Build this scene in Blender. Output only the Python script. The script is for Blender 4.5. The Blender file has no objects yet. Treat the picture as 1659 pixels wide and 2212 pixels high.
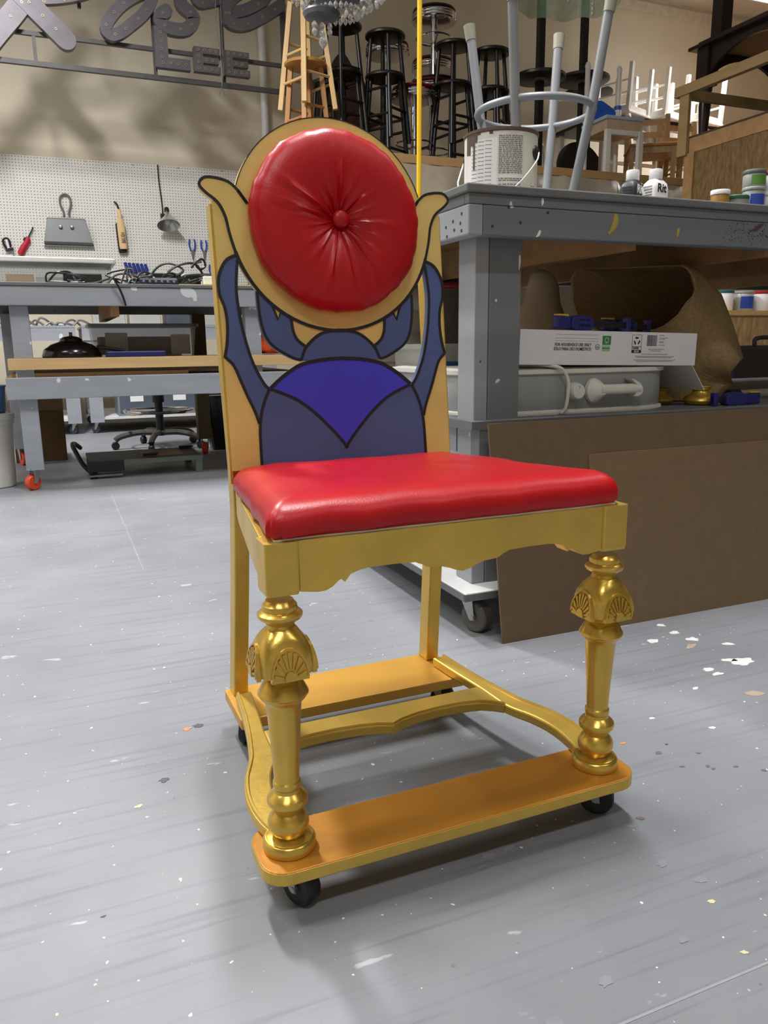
import bpy, math, random
from mathutils import Vector, Matrix
from math import sin, cos, pi, radians, sqrt, atan2, hypot
random.seed(7)
SC = bpy.context.scene
COL = SC.collection
# ---------------------------------------------------------------- camera, light, exposure
# world axes follow the room: +X along the back wall, +Y towards it, Z up; metres
cam_d = bpy.data.cameras.new('camera'); cam = bpy.data.objects.new('camera', cam_d); COL.objects.link(cam)
cam_d.sensor_fit = 'HORIZONTAL'; cam_d.sensor_width = 36.0; cam_d.lens = 36.0 * 1684.3 / 1659.0
cam_d.clip_start = 0.02; cam_d.clip_end = 60
_r = Vector((0.92198475, -0.38705726, -0.01143706)); _u = Vector((0.09187574, 0.18996805, 0.97748196)); _f = Vector((0.37616881, 0.90227425, -0.21070882))
_m = Matrix((_r, _u, -_f)).transposed().to_4x4(); _m.translation = Vector((0, 0, 0.6583)); cam.matrix_world = _m
SC.camera = cam
vs = SC.view_settings; vs.view_transform = 'Standard'; vs.look = 'None'; vs.gamma = 1.0; vs.exposure = 0.0; vs.use_curve_mapping = False
wd = bpy.data.worlds.new('world'); SC.world = wd; wd.use_nodes = True
wd.node_tree.nodes['Background'].inputs[0].default_value = (0.8, 0.85, 1, 1); wd.node_tree.nodes['Background'].inputs[1].default_value = 0.05
# ceiling tube fixtures: (x, y, z, watts, length along x, length along y)
LAMPS = [(-0.25, 4.35, 4.25, 205, 0.28, 1.25), (0.9, 1.55, 4.25, 72, 0.28, 1.25), (-1.9, 1.5, 4.25, 36, 1.25, 0.28), (3.7, 1.5, 4.25, 12, 1.25, 0.28),
         (-0.6, -1.3, 4.25, 36, 1.25, 0.28), (6.7, 6.6, 4.1, 60, 1.25, 0.28), (-2.6, 4.35, 4.25, 70, 0.28, 1.25), (2.6, -1.3, 4.25, 10, 1.25, 0.28)]
for i, (x, y, z, w, lx, ly) in enumerate(LAMPS):
    L = bpy.data.lights.new('tube_light', 'AREA'); L.shape = 'RECTANGLE'; L.size = lx; L.size_y = ly; L.energy = w; L.color = (1.0, 0.99, 0.985); L.spread = radians(120 if x > 5 else 165 if y > 4 else 128)
    o = bpy.data.objects.new('tube_light', L); COL.objects.link(o); o.location = (x, y, z - 0.085)

# ---------------------------------------------------------------- helpers
def lin(c):
    return tuple(((v / 255) / 12.92 if v / 255 <= 0.04045 else ((v / 255 + 0.055) / 1.055) ** 2.4) for v in c)
MATS = {}
def mat(name, rgb, rough=0.5, metal=0.0, var=0.12, scale=12.0, bump=0.0, stretch=(1, 1, 1), spec=0.5, rgb2=None, sheen=0.0, coat=0.0, alpha=1.0, trans=0.0, bscale=None, fleck=None, aniso=0.0):
    if name in MATS: return MATS[name]
    m = bpy.data.materials.new(name); m.use_nodes = True; MATS[name] = m
    nt = m.node_tree; N = nt.nodes; Lk = nt.links; b = N['Principled BSDF']
    c = lin(rgb); b.inputs['Roughness'].default_value = rough; b.inputs['Metallic'].default_value = metal
    b.inputs['Specular IOR Level'].default_value = spec
    if sheen: b.inputs['Sheen Weight'].default_value = sheen
    if coat: b.inputs['Coat Weight'].default_value = coat; b.inputs['Coat Roughness'].default_value = 0.15
    if aniso: b.inputs['Anisotropic'].default_value = aniso
    if alpha < 1: b.inputs['Alpha'].default_value = alpha
    if trans: b.inputs['Transmission Weight'].default_value = trans
    tc = N.new('ShaderNodeTexCoord'); mp = N.new('ShaderNodeMapping'); mp.inputs['Scale'].default_value = stretch
    Lk.new(tc.outputs['Object'], mp.inputs['Vector'])
    nz = N.new('ShaderNodeTexNoise'); nz.inputs['Scale'].default_value = scale; nz.inputs['Detail'].default_value = 5; nz.inputs['Roughness'].default_value = 0.6
    Lk.new(mp.outputs['Vector'], nz.inputs['Vector'])
    cr = N.new('ShaderNodeValToRGB'); e = cr.color_ramp.elements
    c2 = lin(rgb2) if rgb2 else tuple(min(1, v * (1 + var)) for v in c)
    c1 = c if rgb2 else tuple(v * (1 - var) for v in c)
    e[0].position = 0.3; e[0].color = (*c1, 1); e[1].position = 0.7; e[1].color = (*c2, 1)
    Lk.new(nz.outputs['Fac'], cr.inputs['Fac'])
    out = cr.outputs['Color']
    if fleck:
        for (frgb, fs, ft) in fleck:
            vo = N.new('ShaderNodeTexNoise'); vo.inputs['Scale'].default_value = fs; vo.inputs['Detail'].default_value = 2
            Lk.new(tc.outputs['Object'], vo.inputs['Vector'])
            r2 = N.new('ShaderNodeValToRGB'); r2.color_ramp.elements[0].position = ft; r2.color_ramp.elements[1].position = ft + 0.02
            Lk.new(vo.outputs['Fac'], r2.inputs['Fac'])
            mx = N.new('ShaderNodeMix'); mx.data_type = 'RGBA'; mx.inputs['B'].default_value = (*lin(frgb), 1)
            Lk.new(r2.outputs['Color'], mx.inputs['Factor']); Lk.new(out, mx.inputs['A']); out = mx.outputs['Result']
    Lk.new(out, b.inputs['Base Color'])
    if bump:
        n2 = N.new('ShaderNodeTexNoise'); n2.inputs['Scale'].default_value = bscale or scale * 3; n2.inputs['Detail'].default_value = 4
        Lk.new(mp.outputs['Vector'], n2.inputs['Vector'])
        bp = N.new('ShaderNodeBump'); bp.inputs['Strength'].default_value = bump; bp.inputs['Distance'].default_value = 0.003
        Lk.new(n2.outputs['Fac'], bp.inputs['Height']); Lk.new(bp.outputs['Normal'], b.inputs['Normal'])
    return m

class MB:
    def __init__(s): s.v = []; s.f = []; s.M = None
    def add(s, vs, fs):
        n = len(s.v)
        if s.M is not None: vs = [tuple(s.M @ Vector(p)) for p in vs]
        s.v += [tuple(p) for p in vs]; s.f += [tuple(i + n for i in f) for f in fs]; return s
    def box(s, x0, x1, y0, y1, z0, z1):
        return s.add([(x0,y0,z0),(x1,y0,z0),(x1,y1,z0),(x0,y1,z0),(x0,y0,z1),(x1,y0,z1),(x1,y1,z1),(x0,y1,z1)],
                     [(3,2,1,0),(4,5,6,7),(0,1,5,4),(1,2,6,5),(2,3,7,6),(3,0,4,7)])
    def cbox(s, c, d, M=None):
        h = [x / 2 for x in d]; vs = []
        for z in (-1, 1):
            for x, y in ((-1,-1),(1,-1),(1,1),(-1,1)):
                p = Vector((x*h[0], y*h[1], z*h[2])); p = (M @ p) if M else p; vs.append(p + Vector(c))
        return s.add(vs, [(3,2,1,0),(4,5,6,7),(0,1,5,4),(1,2,6,5),(2,3,7,6),(3,0,4,7)])
    def bar(s, a, b, w, d, up=(0, 0, 1)):           # square bar from a to b, w across, d along up
        a = Vector(a); b = Vector(b); t = (b - a).normalized(); u = Vector(up); x = t.cross(u)
        if x.length < 1e-4: x = t.cross(Vector((1, 0, 0)))
        x.normalize(); y = x.cross(t); vs = []
        for p in (a, b):
            for i, j in ((-1,-1),(1,-1),(1,1),(-1,1)): vs.append(p + x*(i*w/2) + y*(j*d/2))
        return s.add(vs, [(3,2,1,0),(4,5,6,7),(0,1,5,4),(1,2,6,5),(2,3,7,6),(3,0,4,7)])
    def tube(s, pts, r, n=8, closed=False, caps=True):
        pts = [Vector(p) for p in pts]; k = len(pts); rs = r if isinstance(r, (list, tuple)) else [r]*k
        vs = []; prev = None
        for i, p in enumerate(pts):
            a = pts[(i-1) % k] if (closed or i > 0) else p; b = pts[(i+1) % k] if (closed or i < k-1) else p
            t = (b - a).normalized()
            if prev is None:
                x = t.cross(Vector((0, 0, 1)))
                if x.length < 1e-3: x = t.cross(Vector((1, 0, 0)))
            else: x = prev - t * prev.dot(t)
            x.normalize(); prev = x; y = t.cross(x)
            for j in range(n):
                q = 2*pi*j/n; vs.append(p + (x*cos(q) + y*sin(q)) * rs[i])
        fs = []
        for i in range(k if closed else k-1):
            i2 = (i+1) % k
            for j in range(n): fs.append((i*n+j, i*n+(j+1) % n, i2*n+(j+1) % n, i2*n+j))
        if caps and not closed: fs.append(tuple(range(n-1, -1, -1))); fs.append(tuple((k-1)*n+j for j in range(n)))
        return s.add(vs, fs)
    def cyl(s, a, b, r0, r1=None, n=16): return s.tube([a, b], [r0, r0 if r1 is None else r1], n)
    def lathe(s, prof, n=24, c=(0, 0, 0), M=None, cap=True, sup=None):   # prof (r, z); sup: list of squareness exponents
        vs = []
        for i, (r, z) in enumerate(prof):
            for j in range(n):
                q = 2*pi*j/n; rr = r
                if sup and sup[i] > 2:
                    e = sup[i]; rr = r / ((abs(cos(q))**e + abs(sin(q))**e) ** (1/e))
                p = Vector((rr*cos(q), rr*sin(q), z)); p = (M @ p) if M else p; vs.append(p + Vector(c))
        fs = []
        for i in range(len(prof)-1):
            for j in range(n): fs.append((i*n+j, i*n+(j+1) % n, (i+1)*n+(j+1) % n, (i+1)*n+j))
        if cap: fs.append(tuple(range(n-1, -1, -1))); k = len(prof)-1; fs.append(tuple(k*n+j for j in range(n)))
        return s.add(vs, fs)
    def prism(s, poly, fn, a, b):                   # polygon in 2-D, fn(x, y, h) places it at heights a and b
        n = len(poly); vs = [fn(x, y, a) for x, y in poly] + [fn(x, y, b) for x, y in poly]
        return s.add(vs, [tuple(range(n-1, -1, -1)), tuple(range(n, 2*n))] + [(i, (i+1) % n, n+(i+1) % n, n+i) for i in range(n)])
    def ribbon(s, pts, w, fn, a, b, closed=False):  # flat strip along a 2-D line
        n = len(pts); L = []; Rr = []
        for i in range(n):
            p0 = pts[(i-1) % n] if (closed or i) else pts[i]; p1 = pts[(i+1) % n] if (closed or i < n-1) else pts[i]
            dx, dy = p1[0]-p0[0], p1[1]-p0[1]; l = hypot(dx, dy) or 1; nx, ny = -dy/l*w/2, dx/l*w/2
            L.append((pts[i][0]+nx, pts[i][1]+ny)); Rr.append((pts[i][0]-nx, pts[i][1]-ny))
        for i in range(n if closed else n-1):
            j = (i+1) % n; s.prism([L[i], Rr[i], Rr[j], L[j]], fn, a, b)
        return s
    def strip(s, pts, w, fn, a, b):                 # the same as ONE connected strip
        n = len(pts); vs = []; fs = []
        for i in range(n):
            p0 = pts[max(i-1, 0)]; p1 = pts[min(i+1, n-1)]; dx, dy = p1[0]-p0[0], p1[1]-p0[1]; l = hypot(dx, dy) or 1; nx, ny = -dy/l*w/2, dx/l*w/2; x, y = pts[i]
            vs += [fn(x+nx, y+ny, a), fn(x-nx, y-ny, a), fn(x-nx, y-ny, b), fn(x+nx, y+ny, b)]
        for i in range(n-1):
            for j in range(4): fs.append((4*i+j, 4*i+(j+1) % 4, 4*i+4+(j+1) % 4, 4*i+4+j))
        fs += [(3, 2, 1, 0), (4*n-4, 4*n-3, 4*n-2, 4*n-1)]
        return s.add(vs, fs)
    def loft(s, loops, cap=True):
        n = len(loops[0]); vs = [p for l in loops for p in l]; fs = []
        for i in range(len(loops)-1):
            for j in range(n): fs.append((i*n+j, i*n+(j+1) % n, (i+1)*n+(j+1) % n, (i+1)*n+j))
        if cap: fs.append(tuple(range(n-1, -1, -1))); k = len(loops)-1; fs.append(tuple(k*n+j for j in range(n)))
        return s.add(vs, fs)
def obj(name, mb, m, parent=None, smooth=False, bevel=0.0, sub=0, fixn=False, sharp=0.75):
    me = bpy.data.meshes.new(name); me.from_pydata(mb.v, [], mb.f); me.materials.append(m)
    if fixn:
        import bmesh
        bm = bmesh.new(); bm.from_mesh(me); bmesh.ops.recalc_face_normals(bm, faces=bm.faces); bm.to_mesh(me); bm.free()
    if smooth:
        me.polygons.foreach_set('use_smooth', [True]*len(me.polygons)); me.set_sharp_from_angle(angle=sharp)
    me.update()
    o = bpy.data.objects.new(name, me); COL.objects.link(o)
    if parent: o.parent = parent
    if bevel:
        b = o.modifiers.new('bevel', 'BEVEL'); b.width = bevel; b.segments = 2; b.limit_method = 'ANGLE'; b.angle_limit = 0.6
    if sub:
        b = o.modifiers.new('sub', 'SUBSURF'); b.levels = sub; b.render_levels = sub
    return o
def tag(o, label, cat, group=None):
    o['label'] = label; o['category'] = cat
    if group: o['group'] = group
    return o
def thing(name, label, cat, loc=(0, 0, 0), rz=0, group=None):
    o = bpy.data.objects.new(name, None); COL.objects.link(o); o.location = loc; o.rotation_euler = (0, 0, rz); o.empty_display_size = 0.05
    return tag(o, label, cat, group)
def struct(name, mb, m, **k):
    o = obj(name, mb, m, **k); o['kind'] = 'structure'; return o
def dup(root, loc, rz=None, label=None, group=None, rot=None, scale=None):
    r = root.copy(); COL.objects.link(r); r.location = loc
    if rz is not None: r.rotation_euler = (0, 0, rz)
    if rot is not None: r.rotation_euler = rot
    if scale: r.scale = (scale,)*3
    if label: r['label'] = label
    if group: r['group'] = group
    for ch in root.children:
        c = ch.copy(); COL.objects.link(c); c.parent = r
        for g in ch.children:
            d = g.copy(); COL.objects.link(d); d.parent = c
    return r
def text(name, body, size, m, parent, M, sx=1.0, bold=0.0, align='LEFT'):
    cu = bpy.data.curves.new(name, 'FONT'); cu.body = body; cu.size = size; cu.extrude = 0.0002; cu.offset = bold; cu.align_x = align; cu.resolution_u = 3
    t = bpy.data.objects.new(name, cu); COL.objects.link(t); dg = bpy.context.evaluated_depsgraph_get()
    me = bpy.data.meshes.new_from_object(t.evaluated_get(dg)); bpy.data.objects.remove(t)
    me.transform(M @ Matrix.Diagonal((sx, 1, 1, 1))); me.materials.clear(); me.materials.append(m); me.name = name
    o = bpy.data.objects.new(name, me); COL.objects.link(o); o.parent = parent; return o
def arc(cx, cy, r, a0, a1, n, ry=None):
    return [(cx + r*cos(a0 + (a1-a0)*i/(n-1)), cy + (ry or r)*sin(a0 + (a1-a0)*i/(n-1))) for i in range(n)]
def rrect(x0, x1, y0, y1, r, n=5):
    p = []
    for cx, cy, a in ((x1-r, y1-r, 0), (x0+r, y1-r, pi/2), (x0+r, y0+r, pi), (x1-r, y0+r, 1.5*pi)): p += arc(cx, cy, r, a, a+pi/2, n)
    return p
def smooth_pts(P, n=4, closed=False):               # Catmull-Rom through points
    P = [Vector(p) for p in P]; k = len(P); out = []
    for i in range(k if closed else k-1):
        a, b, c, d = (P[(i-1) % k] if closed or i else P[0]), P[i], P[(i+1) % k], (P[(i+2) % k] if closed or i+2 < k else P[-1])
        for j in range(n):
            t = j/n; out.append(0.5*((2*b) + (c-a)*t + (2*a-5*b+4*c-d)*t*t + (3*b-a-3*c+d)*t**3))
    if not closed: out.append(P[-1])
    return [tuple(p) for p in out]
XY = lambda x, y, h: (x, y, h)
RX = lambda a: Matrix.Rotation(a, 4, 'X')
RY = lambda a: Matrix.Rotation(a, 4, 'Y')
RZ = lambda a: Matrix.Rotation(a, 4, 'Z')
TR = lambda x, y, z: Matrix.Translation((x, y, z))
# ---------------------------------------------------------------- materials
M_gold = mat('gold_paint', (212, 178, 84), 0.36, 0.66, 0.14, 9, 0.12, (1, 1, 1), bscale=70)
M_goldshine = mat('gold_gloss_paint', (214, 178, 84), 0.27, 0.8, 0.12, 14, 0.15, (1, 1, 1), bscale=90)
M_goldflat = mat('gold_paint_panel', (224, 198, 120), 0.44, 0.36, 0.10, 7, 0.10, (1, 1, 1), bscale=60)
M_orange = mat('orange_gold_paint', (190, 130, 44), 0.42, 0.35, 0.16, 6, 0.10, (0.25, 2, 1), bscale=40)
M_black = mat('black_paint', (22, 19, 24), 0.5, 0, 0.2)
M_blue = mat('slate_blue_paint', (72, 92, 142), 0.5, 0, 0.12, 5)
M_ultra = mat('ultramarine_paint', (64, 64, 212), 0.45, 0, 0.06, 6)
M_satin = mat('red_satin', (172, 8, 20), 0.36, 0, 0.12, 6, 0.08, (1, 1, 1), bscale=420, spec=0.4)
M_rubber = mat('black_rubber', (26, 26, 28), 0.45, 0, 0.3, 30)
M_zinc = mat('zinc_metal', (170, 172, 172), 0.35, 0.8, 0.1)
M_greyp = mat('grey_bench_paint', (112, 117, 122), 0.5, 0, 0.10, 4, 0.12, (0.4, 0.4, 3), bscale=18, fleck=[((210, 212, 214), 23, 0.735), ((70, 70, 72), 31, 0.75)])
M_greyl = mat('grey_bench_paint_pale_lit', (150, 155, 163), 0.5, 0, 0.12, 4, 0.15, (0.4, 0.4, 3), bscale=18, fleck=[((215, 216, 220), 17, 0.70), ((60, 60, 60), 37, 0.75)])  # pale grey paint; on the right bench it paints side light onto left-facing boards
M_white = mat('white_paint', (226, 226, 224), 0.45, 0, 0.05)
M_pine = mat('pine_wood', (196, 158, 104), 0.6, 0, 0.16, 5, 0.05, (0.3, 3, 3))
M_pined = mat('bare_lumber', (158, 122, 78), 0.7, 0, 0.2, 5, 0.05, (0.3, 3, 3))
M_chrome = mat('chrome', (205, 205, 208), 0.12, 1.0, 0.05)
# ---------------------------------------------------------------- room shell
def floor_mat():
    m = bpy.data.materials.new('floor_paint'); m.use_nodes = True; nt = m.node_tree; N = nt.nodes; Lk = nt.links; b = N['Principled BSDF']
    tc = N.new('ShaderNodeTexCoord'); P = tc.outputs['Object']
    def noise(sc, det, st=(1, 1, 1), rot=0):
        mp = N.new('ShaderNodeMapping'); mp.inputs['Scale'].default_value = st; mp.inputs['Rotation'].default_value = (0, 0, rot); Lk.new(P, mp.inputs['Vector'])
        n = N.new('ShaderNodeTexNoise'); n.inputs['Scale'].default_value = sc; n.inputs['Detail'].default_value = det; Lk.new(mp.outputs['Vector'], n.inputs['Vector']); return n.outputs['Fac']
    def ramp(f, a, ca, bb, cb):
        r = N.new('ShaderNodeValToRGB'); e = r.color_ramp.elements; e[0].position = a; e[0].color = (*ca, 1); e[1].position = bb; e[1].color = (*cb, 1); Lk.new(f, r.inputs['Fac']); return r.outputs['Color']
    def mix(f, a, col):
        mx = N.new('ShaderNodeMix'); mx.data_type = 'RGBA'; Lk.new(f, mx.inputs['Factor']); Lk.new(a, mx.inputs['A'])
        if isinstance(col, tuple): mx.inputs['B'].default_value = (*col, 1)
        else: Lk.new(col, mx.inputs['B'])
        return mx.outputs['Result']
    W = (1, 1, 1); K = (0, 0, 0)
    base = ramp(noise(1.6, 5), 0.3, lin((117, 120, 126)), 0.72, lin((138, 141, 146)))
    grain = ramp(noise(9, 3, (0.35, 9, 1)), 0.54, K, 0.68, (0.5,)*3); base = mix(grain, base, lin((104, 108, 116)))
    smud = ramp(noise(6, 5), 0.60, K, 0.72, (0.30,)*3); base = mix(smud, base, lin((128, 132, 138)))
    scuff = ramp(noise(34, 3, (0.35, 1, 1), 0.7), 0.71, K, 0.74, (0.5,)*3); base = mix(scuff, base, lin((196, 198, 203)))
    dk = ramp(noise(60, 2), 0.75, K, 0.79, (0.55,)*3); base = mix(dk, base, lin((92, 84, 90)))
    wh = ramp(noise(95, 1.5), 0.735, K, 0.77, W); base = mix(wh, base, lin((228, 228, 226)))
    ye = ramp(noise(41, 1), 0.80, K, 0.81, (0.8,)*3); base = mix(ye, base, lin((222, 214, 160)))
    Lk.new(base, b.inputs['Base Color']); b.inputs['Specular IOR Level'].default_value = 0.4
    rr = ramp(noise(5, 4), 0.3, (0.42,)*3, 0.7, (0.58,)*3); Lk.new(rr, b.inputs['Roughness'])
    bp = N.new('ShaderNodeBump'); bp.inputs['Strength'].default_value = 0.12; bp.inputs['Distance'].default_value = 0.004; Lk.new(noise(30, 4, (0.4, 2.2, 1)), bp.inputs['Height']); Lk.new(bp.outputs['Normal'], b.inputs['Normal'])
    return m
RX0, RX1, RY0, RY1, RH = -4.2, 9.6, -3.4, 7.95, 4.47
M_floor = floor_mat()
fl = struct('floor', MB().box(RX0, RX1, RY0, RY1, -0.1, 0), M_floor)
M_wall = mat('beige_wall', (218, 208, 188), 0.75, 0, 0.04, 2, 0.05, bscale=40)
struct('wall_back', MB().box(RX0, RX1, RY1, RY1 + 0.12, 0, RH), M_wall)
struct('wall_left', MB().box(RX0 - 0.12, RX0, RY0, RY1, 0, RH), M_wall)
struct('wall_right', MB().box(RX1, RX1 + 0.12, RY0, RY1, 0, RH), M_wall)
struct('wall_front', MB().box(RX0, RX1, RY0 - 0.12, RY0, 0, RH), M_wall)
struct('ceiling', MB().box(RX0, RX1, RY0, RY1, RH, RH + 0.1), mat('ceiling_paint', (222, 216, 204), 0.8, 0, 0.03))
struct('trim_1', MB().box(RX0, RX1, RY1 - 0.03, RY1, RH - 0.16, RH - 0.06), mat('trim_paint', (212, 205, 190), 0.7))
M_tube = mat('tube_lamp', (255, 250, 240), 0.4); _b = M_tube.node_tree.nodes['Principled BSDF']; _b.inputs['Emission Color'].default_value = (1, 0.965, 0.9, 1); _b.inputs['Emission Strength'].default_value = 12
for i, (x, y, z, w, lx, ly) in enumerate(LAMPS):
    t = thing('ceiling_light', ['white tube lamp fixture above the pegboard bench', 'white tube lamp fixture above the grey workbench corner', 'white tube lamp fixture far to the left overhead', 'white tube lamp fixture to the right overhead', 'white tube lamp fixture behind the viewer', 'white tube lamp glaring behind the dark stacked table', 'white tube lamp fixture by the left wall', 'white tube lamp fixture behind the viewer on the right'][i], 'lamp', (x, y, z))
    obj('housing', MB().box(-lx/2-.03, lx/2+.03, -ly/2-.03, ly/2+.03, -0.03, 0.06), M_white, t)
    m = MB(); long_x = lx > ly
    for k in (-1, 1):
        if long_x: m.cyl((-lx/2, k*ly*.25, -.055), (lx/2, k*ly*.25, -.055), .016, n=10)
        else: m.cyl((k*lx*.25, -ly/2, -.055), (k*lx*.25, ly/2, -.055), .016, n=10)
    obj('tube', m, M_tube, t, smooth=True)
    m = MB()
    for a, bb in ((-.25, .25), (.25, -.25)): m.cyl((a*lx, 0, .06), (a*lx, 0, RH - z), .006, n=6)
    obj('hanger', m, M_zinc, t)
# seams between the floor sheets and dried paint on them
M_seam = mat('floor_seam', (132, 135, 140), 0.7); M_seaml = mat('floor_seam_filled', (148, 151, 156), .6)
def seam(a, b, w, m): obj('seam', MB().bar((*a, 0.0001), (*b, 0.0001), w, 0.0008), m, fl)
seam((.20, 2.35), (.20, 3.75), .004, M_seam); seam((.35, .507), (2.1, .507), .003, M_seaml); seam((-3.4, .507), (.1, .507), .003, M_seam)
SPL = {'white': ((226, 226, 224), [(1.275,1.121,.060),(1.255,1.14,.03),(1.182,1.121,.024),(1.181,1.096,.024),(1.187,1.289,.03),(1.092,1.063,.015),(1.272,1.36,.02),(1.268,1.31,.022),(1.275,1.262,.028),(1.325,1.207,.03),(1.0,.93,.012),(.93,1.0,.01)]), 'tan': ((176, 160, 140), [(1.241,1.231,.034),(1.177,1.0,.034)]), 'orange': ((226, 130, 84), [(.825,.949,.010),(.161,1.299,.014)]), 'black': ((74, 76, 82), [(.182,1.303,.018),(.103,1.146,.015),(-.003,.87,.006),(.888,.917,.006)]),
       'maroon': ((112, 92, 98), [(.856,.901,.0117),(.915,.874,.0076),(.861,.853,.008),(.898,.837,.0074),(.9,.828,.0066),(.938,.819,.0084),(.969,.793,.0084),(.707,.77,.0117)]), 'yellow': ((214, 208, 158), [(.059,1.088,.0106),(.671,.603,.0093),(.643,.528,.0088)]), 'grey': ((132, 136, 142), [(.469,.784,.0187),(.503,.787,.0163),(.451,.769,.0105),(.667,.681,.0165),(.689,.638,.0177),(.595,.569,.0138),(.684,.76,.0144),(.479,.556,.0176),(.4,.534,.0167)])}
rf = random.Random(21)
for k_, (c_, L_) in SPL.items():
    ms = mat(k_ + '_floor_splat', c_, .5, 0, .08, 60)
    for (x, y, d) in L_:
        el = rf.uniform(.45, .9); an = rf.uniform(-.5, .5); P = []
        for j in range(14):
            q = 2*pi*j/14; rr = d/2*(1 + rf.uniform(-.28, .28)); a, b_ = rr*cos(q), rr*el*sin(q); P.append((x + a*cos(an)-b_*sin(an), y + a*sin(an)+b_*cos(an)))
        obj('paint_splat', MB().prism(smooth_pts(P, 2, True), XY, .0001, .0006), ms, fl, fixn=True)
# ---------------------------------------------------------------- the gold scarab chair
ch = thing('throne_chair', 'gold painted chair with red satin seat and blue scarab beetle back', 'chair', (0.4363, 0.8164, 0), 0.0088)
PROF = [(.0155,.3805),(.0175,.377),(.0195,.375),(.0202,.3716),(.0197,.3684),(.023,.367),(.0257,.3643),(.0255,.361),(.0242,.3587),(.0185,.355),(.0156,.3513),(.0167,.3476),(.0194,.3448),(.0221,.3402),(.0265,.3347),(.0295,.325),(.0312,.3157),(.0322,.3016),(.0315,.2955),(.026,.2925),(.0174,.2891),(.0177,.2834),(.0228,.2786),(.0255,.2738),(.0280,.2685),(.0293,.266),(.0296,.2642),(.0274,.2615),(.0270,.260),(.0221,.2544),(.0208,.2515),(.0188,.2251),(.0165,.1852),(.0148,.1514),(.0149,.150),(.0164,.148),(.0169,.1445),(.0164,.141),(.0155,.139),(.0161,.1353),(.0214,.1306),(.0240,.127),(.0246,.1235),(.0239,.1198),(.0187,.1128),(.0168,.1084),(.0215,.1028),(.0241,.0972),(.0247,.092),(.0240,.0875),(.0226,.0834),(.0185,.0781),(.0172,.0757),(.022,.0742),(.029,.0735)]
PROF = [(r, z + .012*(.38 - z)/.31) for r, z in PROF]
SUP = [4.2 if .288 < z < .334 else (2.8 if .334 <= z < .343 else 2) for r, z in PROF]
def fan(m, R):                                      # arched shell plaque on one face of the leg bulb
    def P(x, y, h): return R @ Vector((x, -(.0338 + h - .0045*(y/.03)**2), .2975 + y))
    outer = arc(0, .002, .0215, 0, pi, 15, .0335); m.prism(outer + [(-.0215, -.002), (.0215, -.002)], P, -.004, .0012)
    inner = arc(0, .002, .0195, 0, pi, 15, .0312)
    for i in range(14): m.prism([outer[i], outer[i+1], inner[i+1], inner[i]], P, .0012, .0030)
    m.prism(arc(0, .002, .0068, 0, pi, 9, .0085) + [(-.0068, -.001), (.0068, -.001)], P, .0012, .0040)
    for i in range(9):
        a = pi*(i + .5)/9; c, s = cos(a), sin(a); w = .0017
        m.prism([(c*.0085+s*w*.5, .002+s*.011-c*w*.5), (c*.0185+s*w, .002+s*.0290-c*w), (c*.0185-s*w, .002+s*.0290+c*w), (c*.0085-s*w*.5, .002+s*.011+c*w*.5)], P, .0012, .0032)
for sx in (-1, 1):
    m = MB().lathe([(r, z) for r, z in PROF], 32, (sx*.225, 0, 0), sup=SUP)
    leg = obj('front_leg', m, M_goldshine, ch, smooth=True, fixn=True, sharp=.42)
    obj('corner_block', MB().prism(rrect(-.0195, .0195, -.0195, .0195, .003, 3), lambda x, y, h: (sx*.225 + x*(1 if h > .392 else .93), y*(1 if h > .392 else .93), h), .3890, .3935).prism(rrect(-.0195, .0195, -.0195, .0195, .003, 3), lambda x, y, h: (sx*.225 + x, y, h), .3930, .4493), M_gold, leg)
    obj('foot_disc', MB().lathe([(.0305, .0704), (.0318, .0712), (.0318, .0815), (.0300, .084), (.0262, .0862)], 32, (sx*.225, 0, 0)), M_goldshine, leg, smooth=True)
    for q in range(4):
        m = MB(); fan(m, TR(sx*.225, 0, 0) @ RZ(q*pi/2)); obj('shell_carving', m, M_goldshine, leg, fixn=True)
# apron boards
ap = [(.205,.391),(.184,.388),(.175,.3885),(.167,.392),(.160,.398),(.157,.3995),(.154,.397),(.152,.3955),(.150,.398),(.145,.404),(.134,.4075),(.122,.409),(.090,.409),(.064,.4078),(.059,.4055),(.055,.404),(.050,.401),(.045,.3995),(.030,.3985),(.018,.395),(.011,.392),(0,.389)]
low = [(-x, z) for x, z in ap] + [(x, z) for x, z in reversed(ap[:-1])]
obj('front_apron', MB().prism(low + [(.2055, .4493), (-.2055, .4493)], lambda x, z, h: (x, h, z), -.0165, .006), M_gold, ch, fixn=True)
for sx in (-1, 1):
    poly = [(.0195, .4493), (.386, .436), (.386, .398), (.34, .392), (.12, .392), (.0195, .396)]
    obj('side_apron', MB().prism(poly, lambda y, z, h: (sx*(.2435 - .152*y + h), y, z), -.018, 0), M_gold, ch, fixn=True, bevel=.0015)
obj('rear_apron', MB().box(-.17, .17, .384, .402, .395, .436), M_gold, ch)
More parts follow.
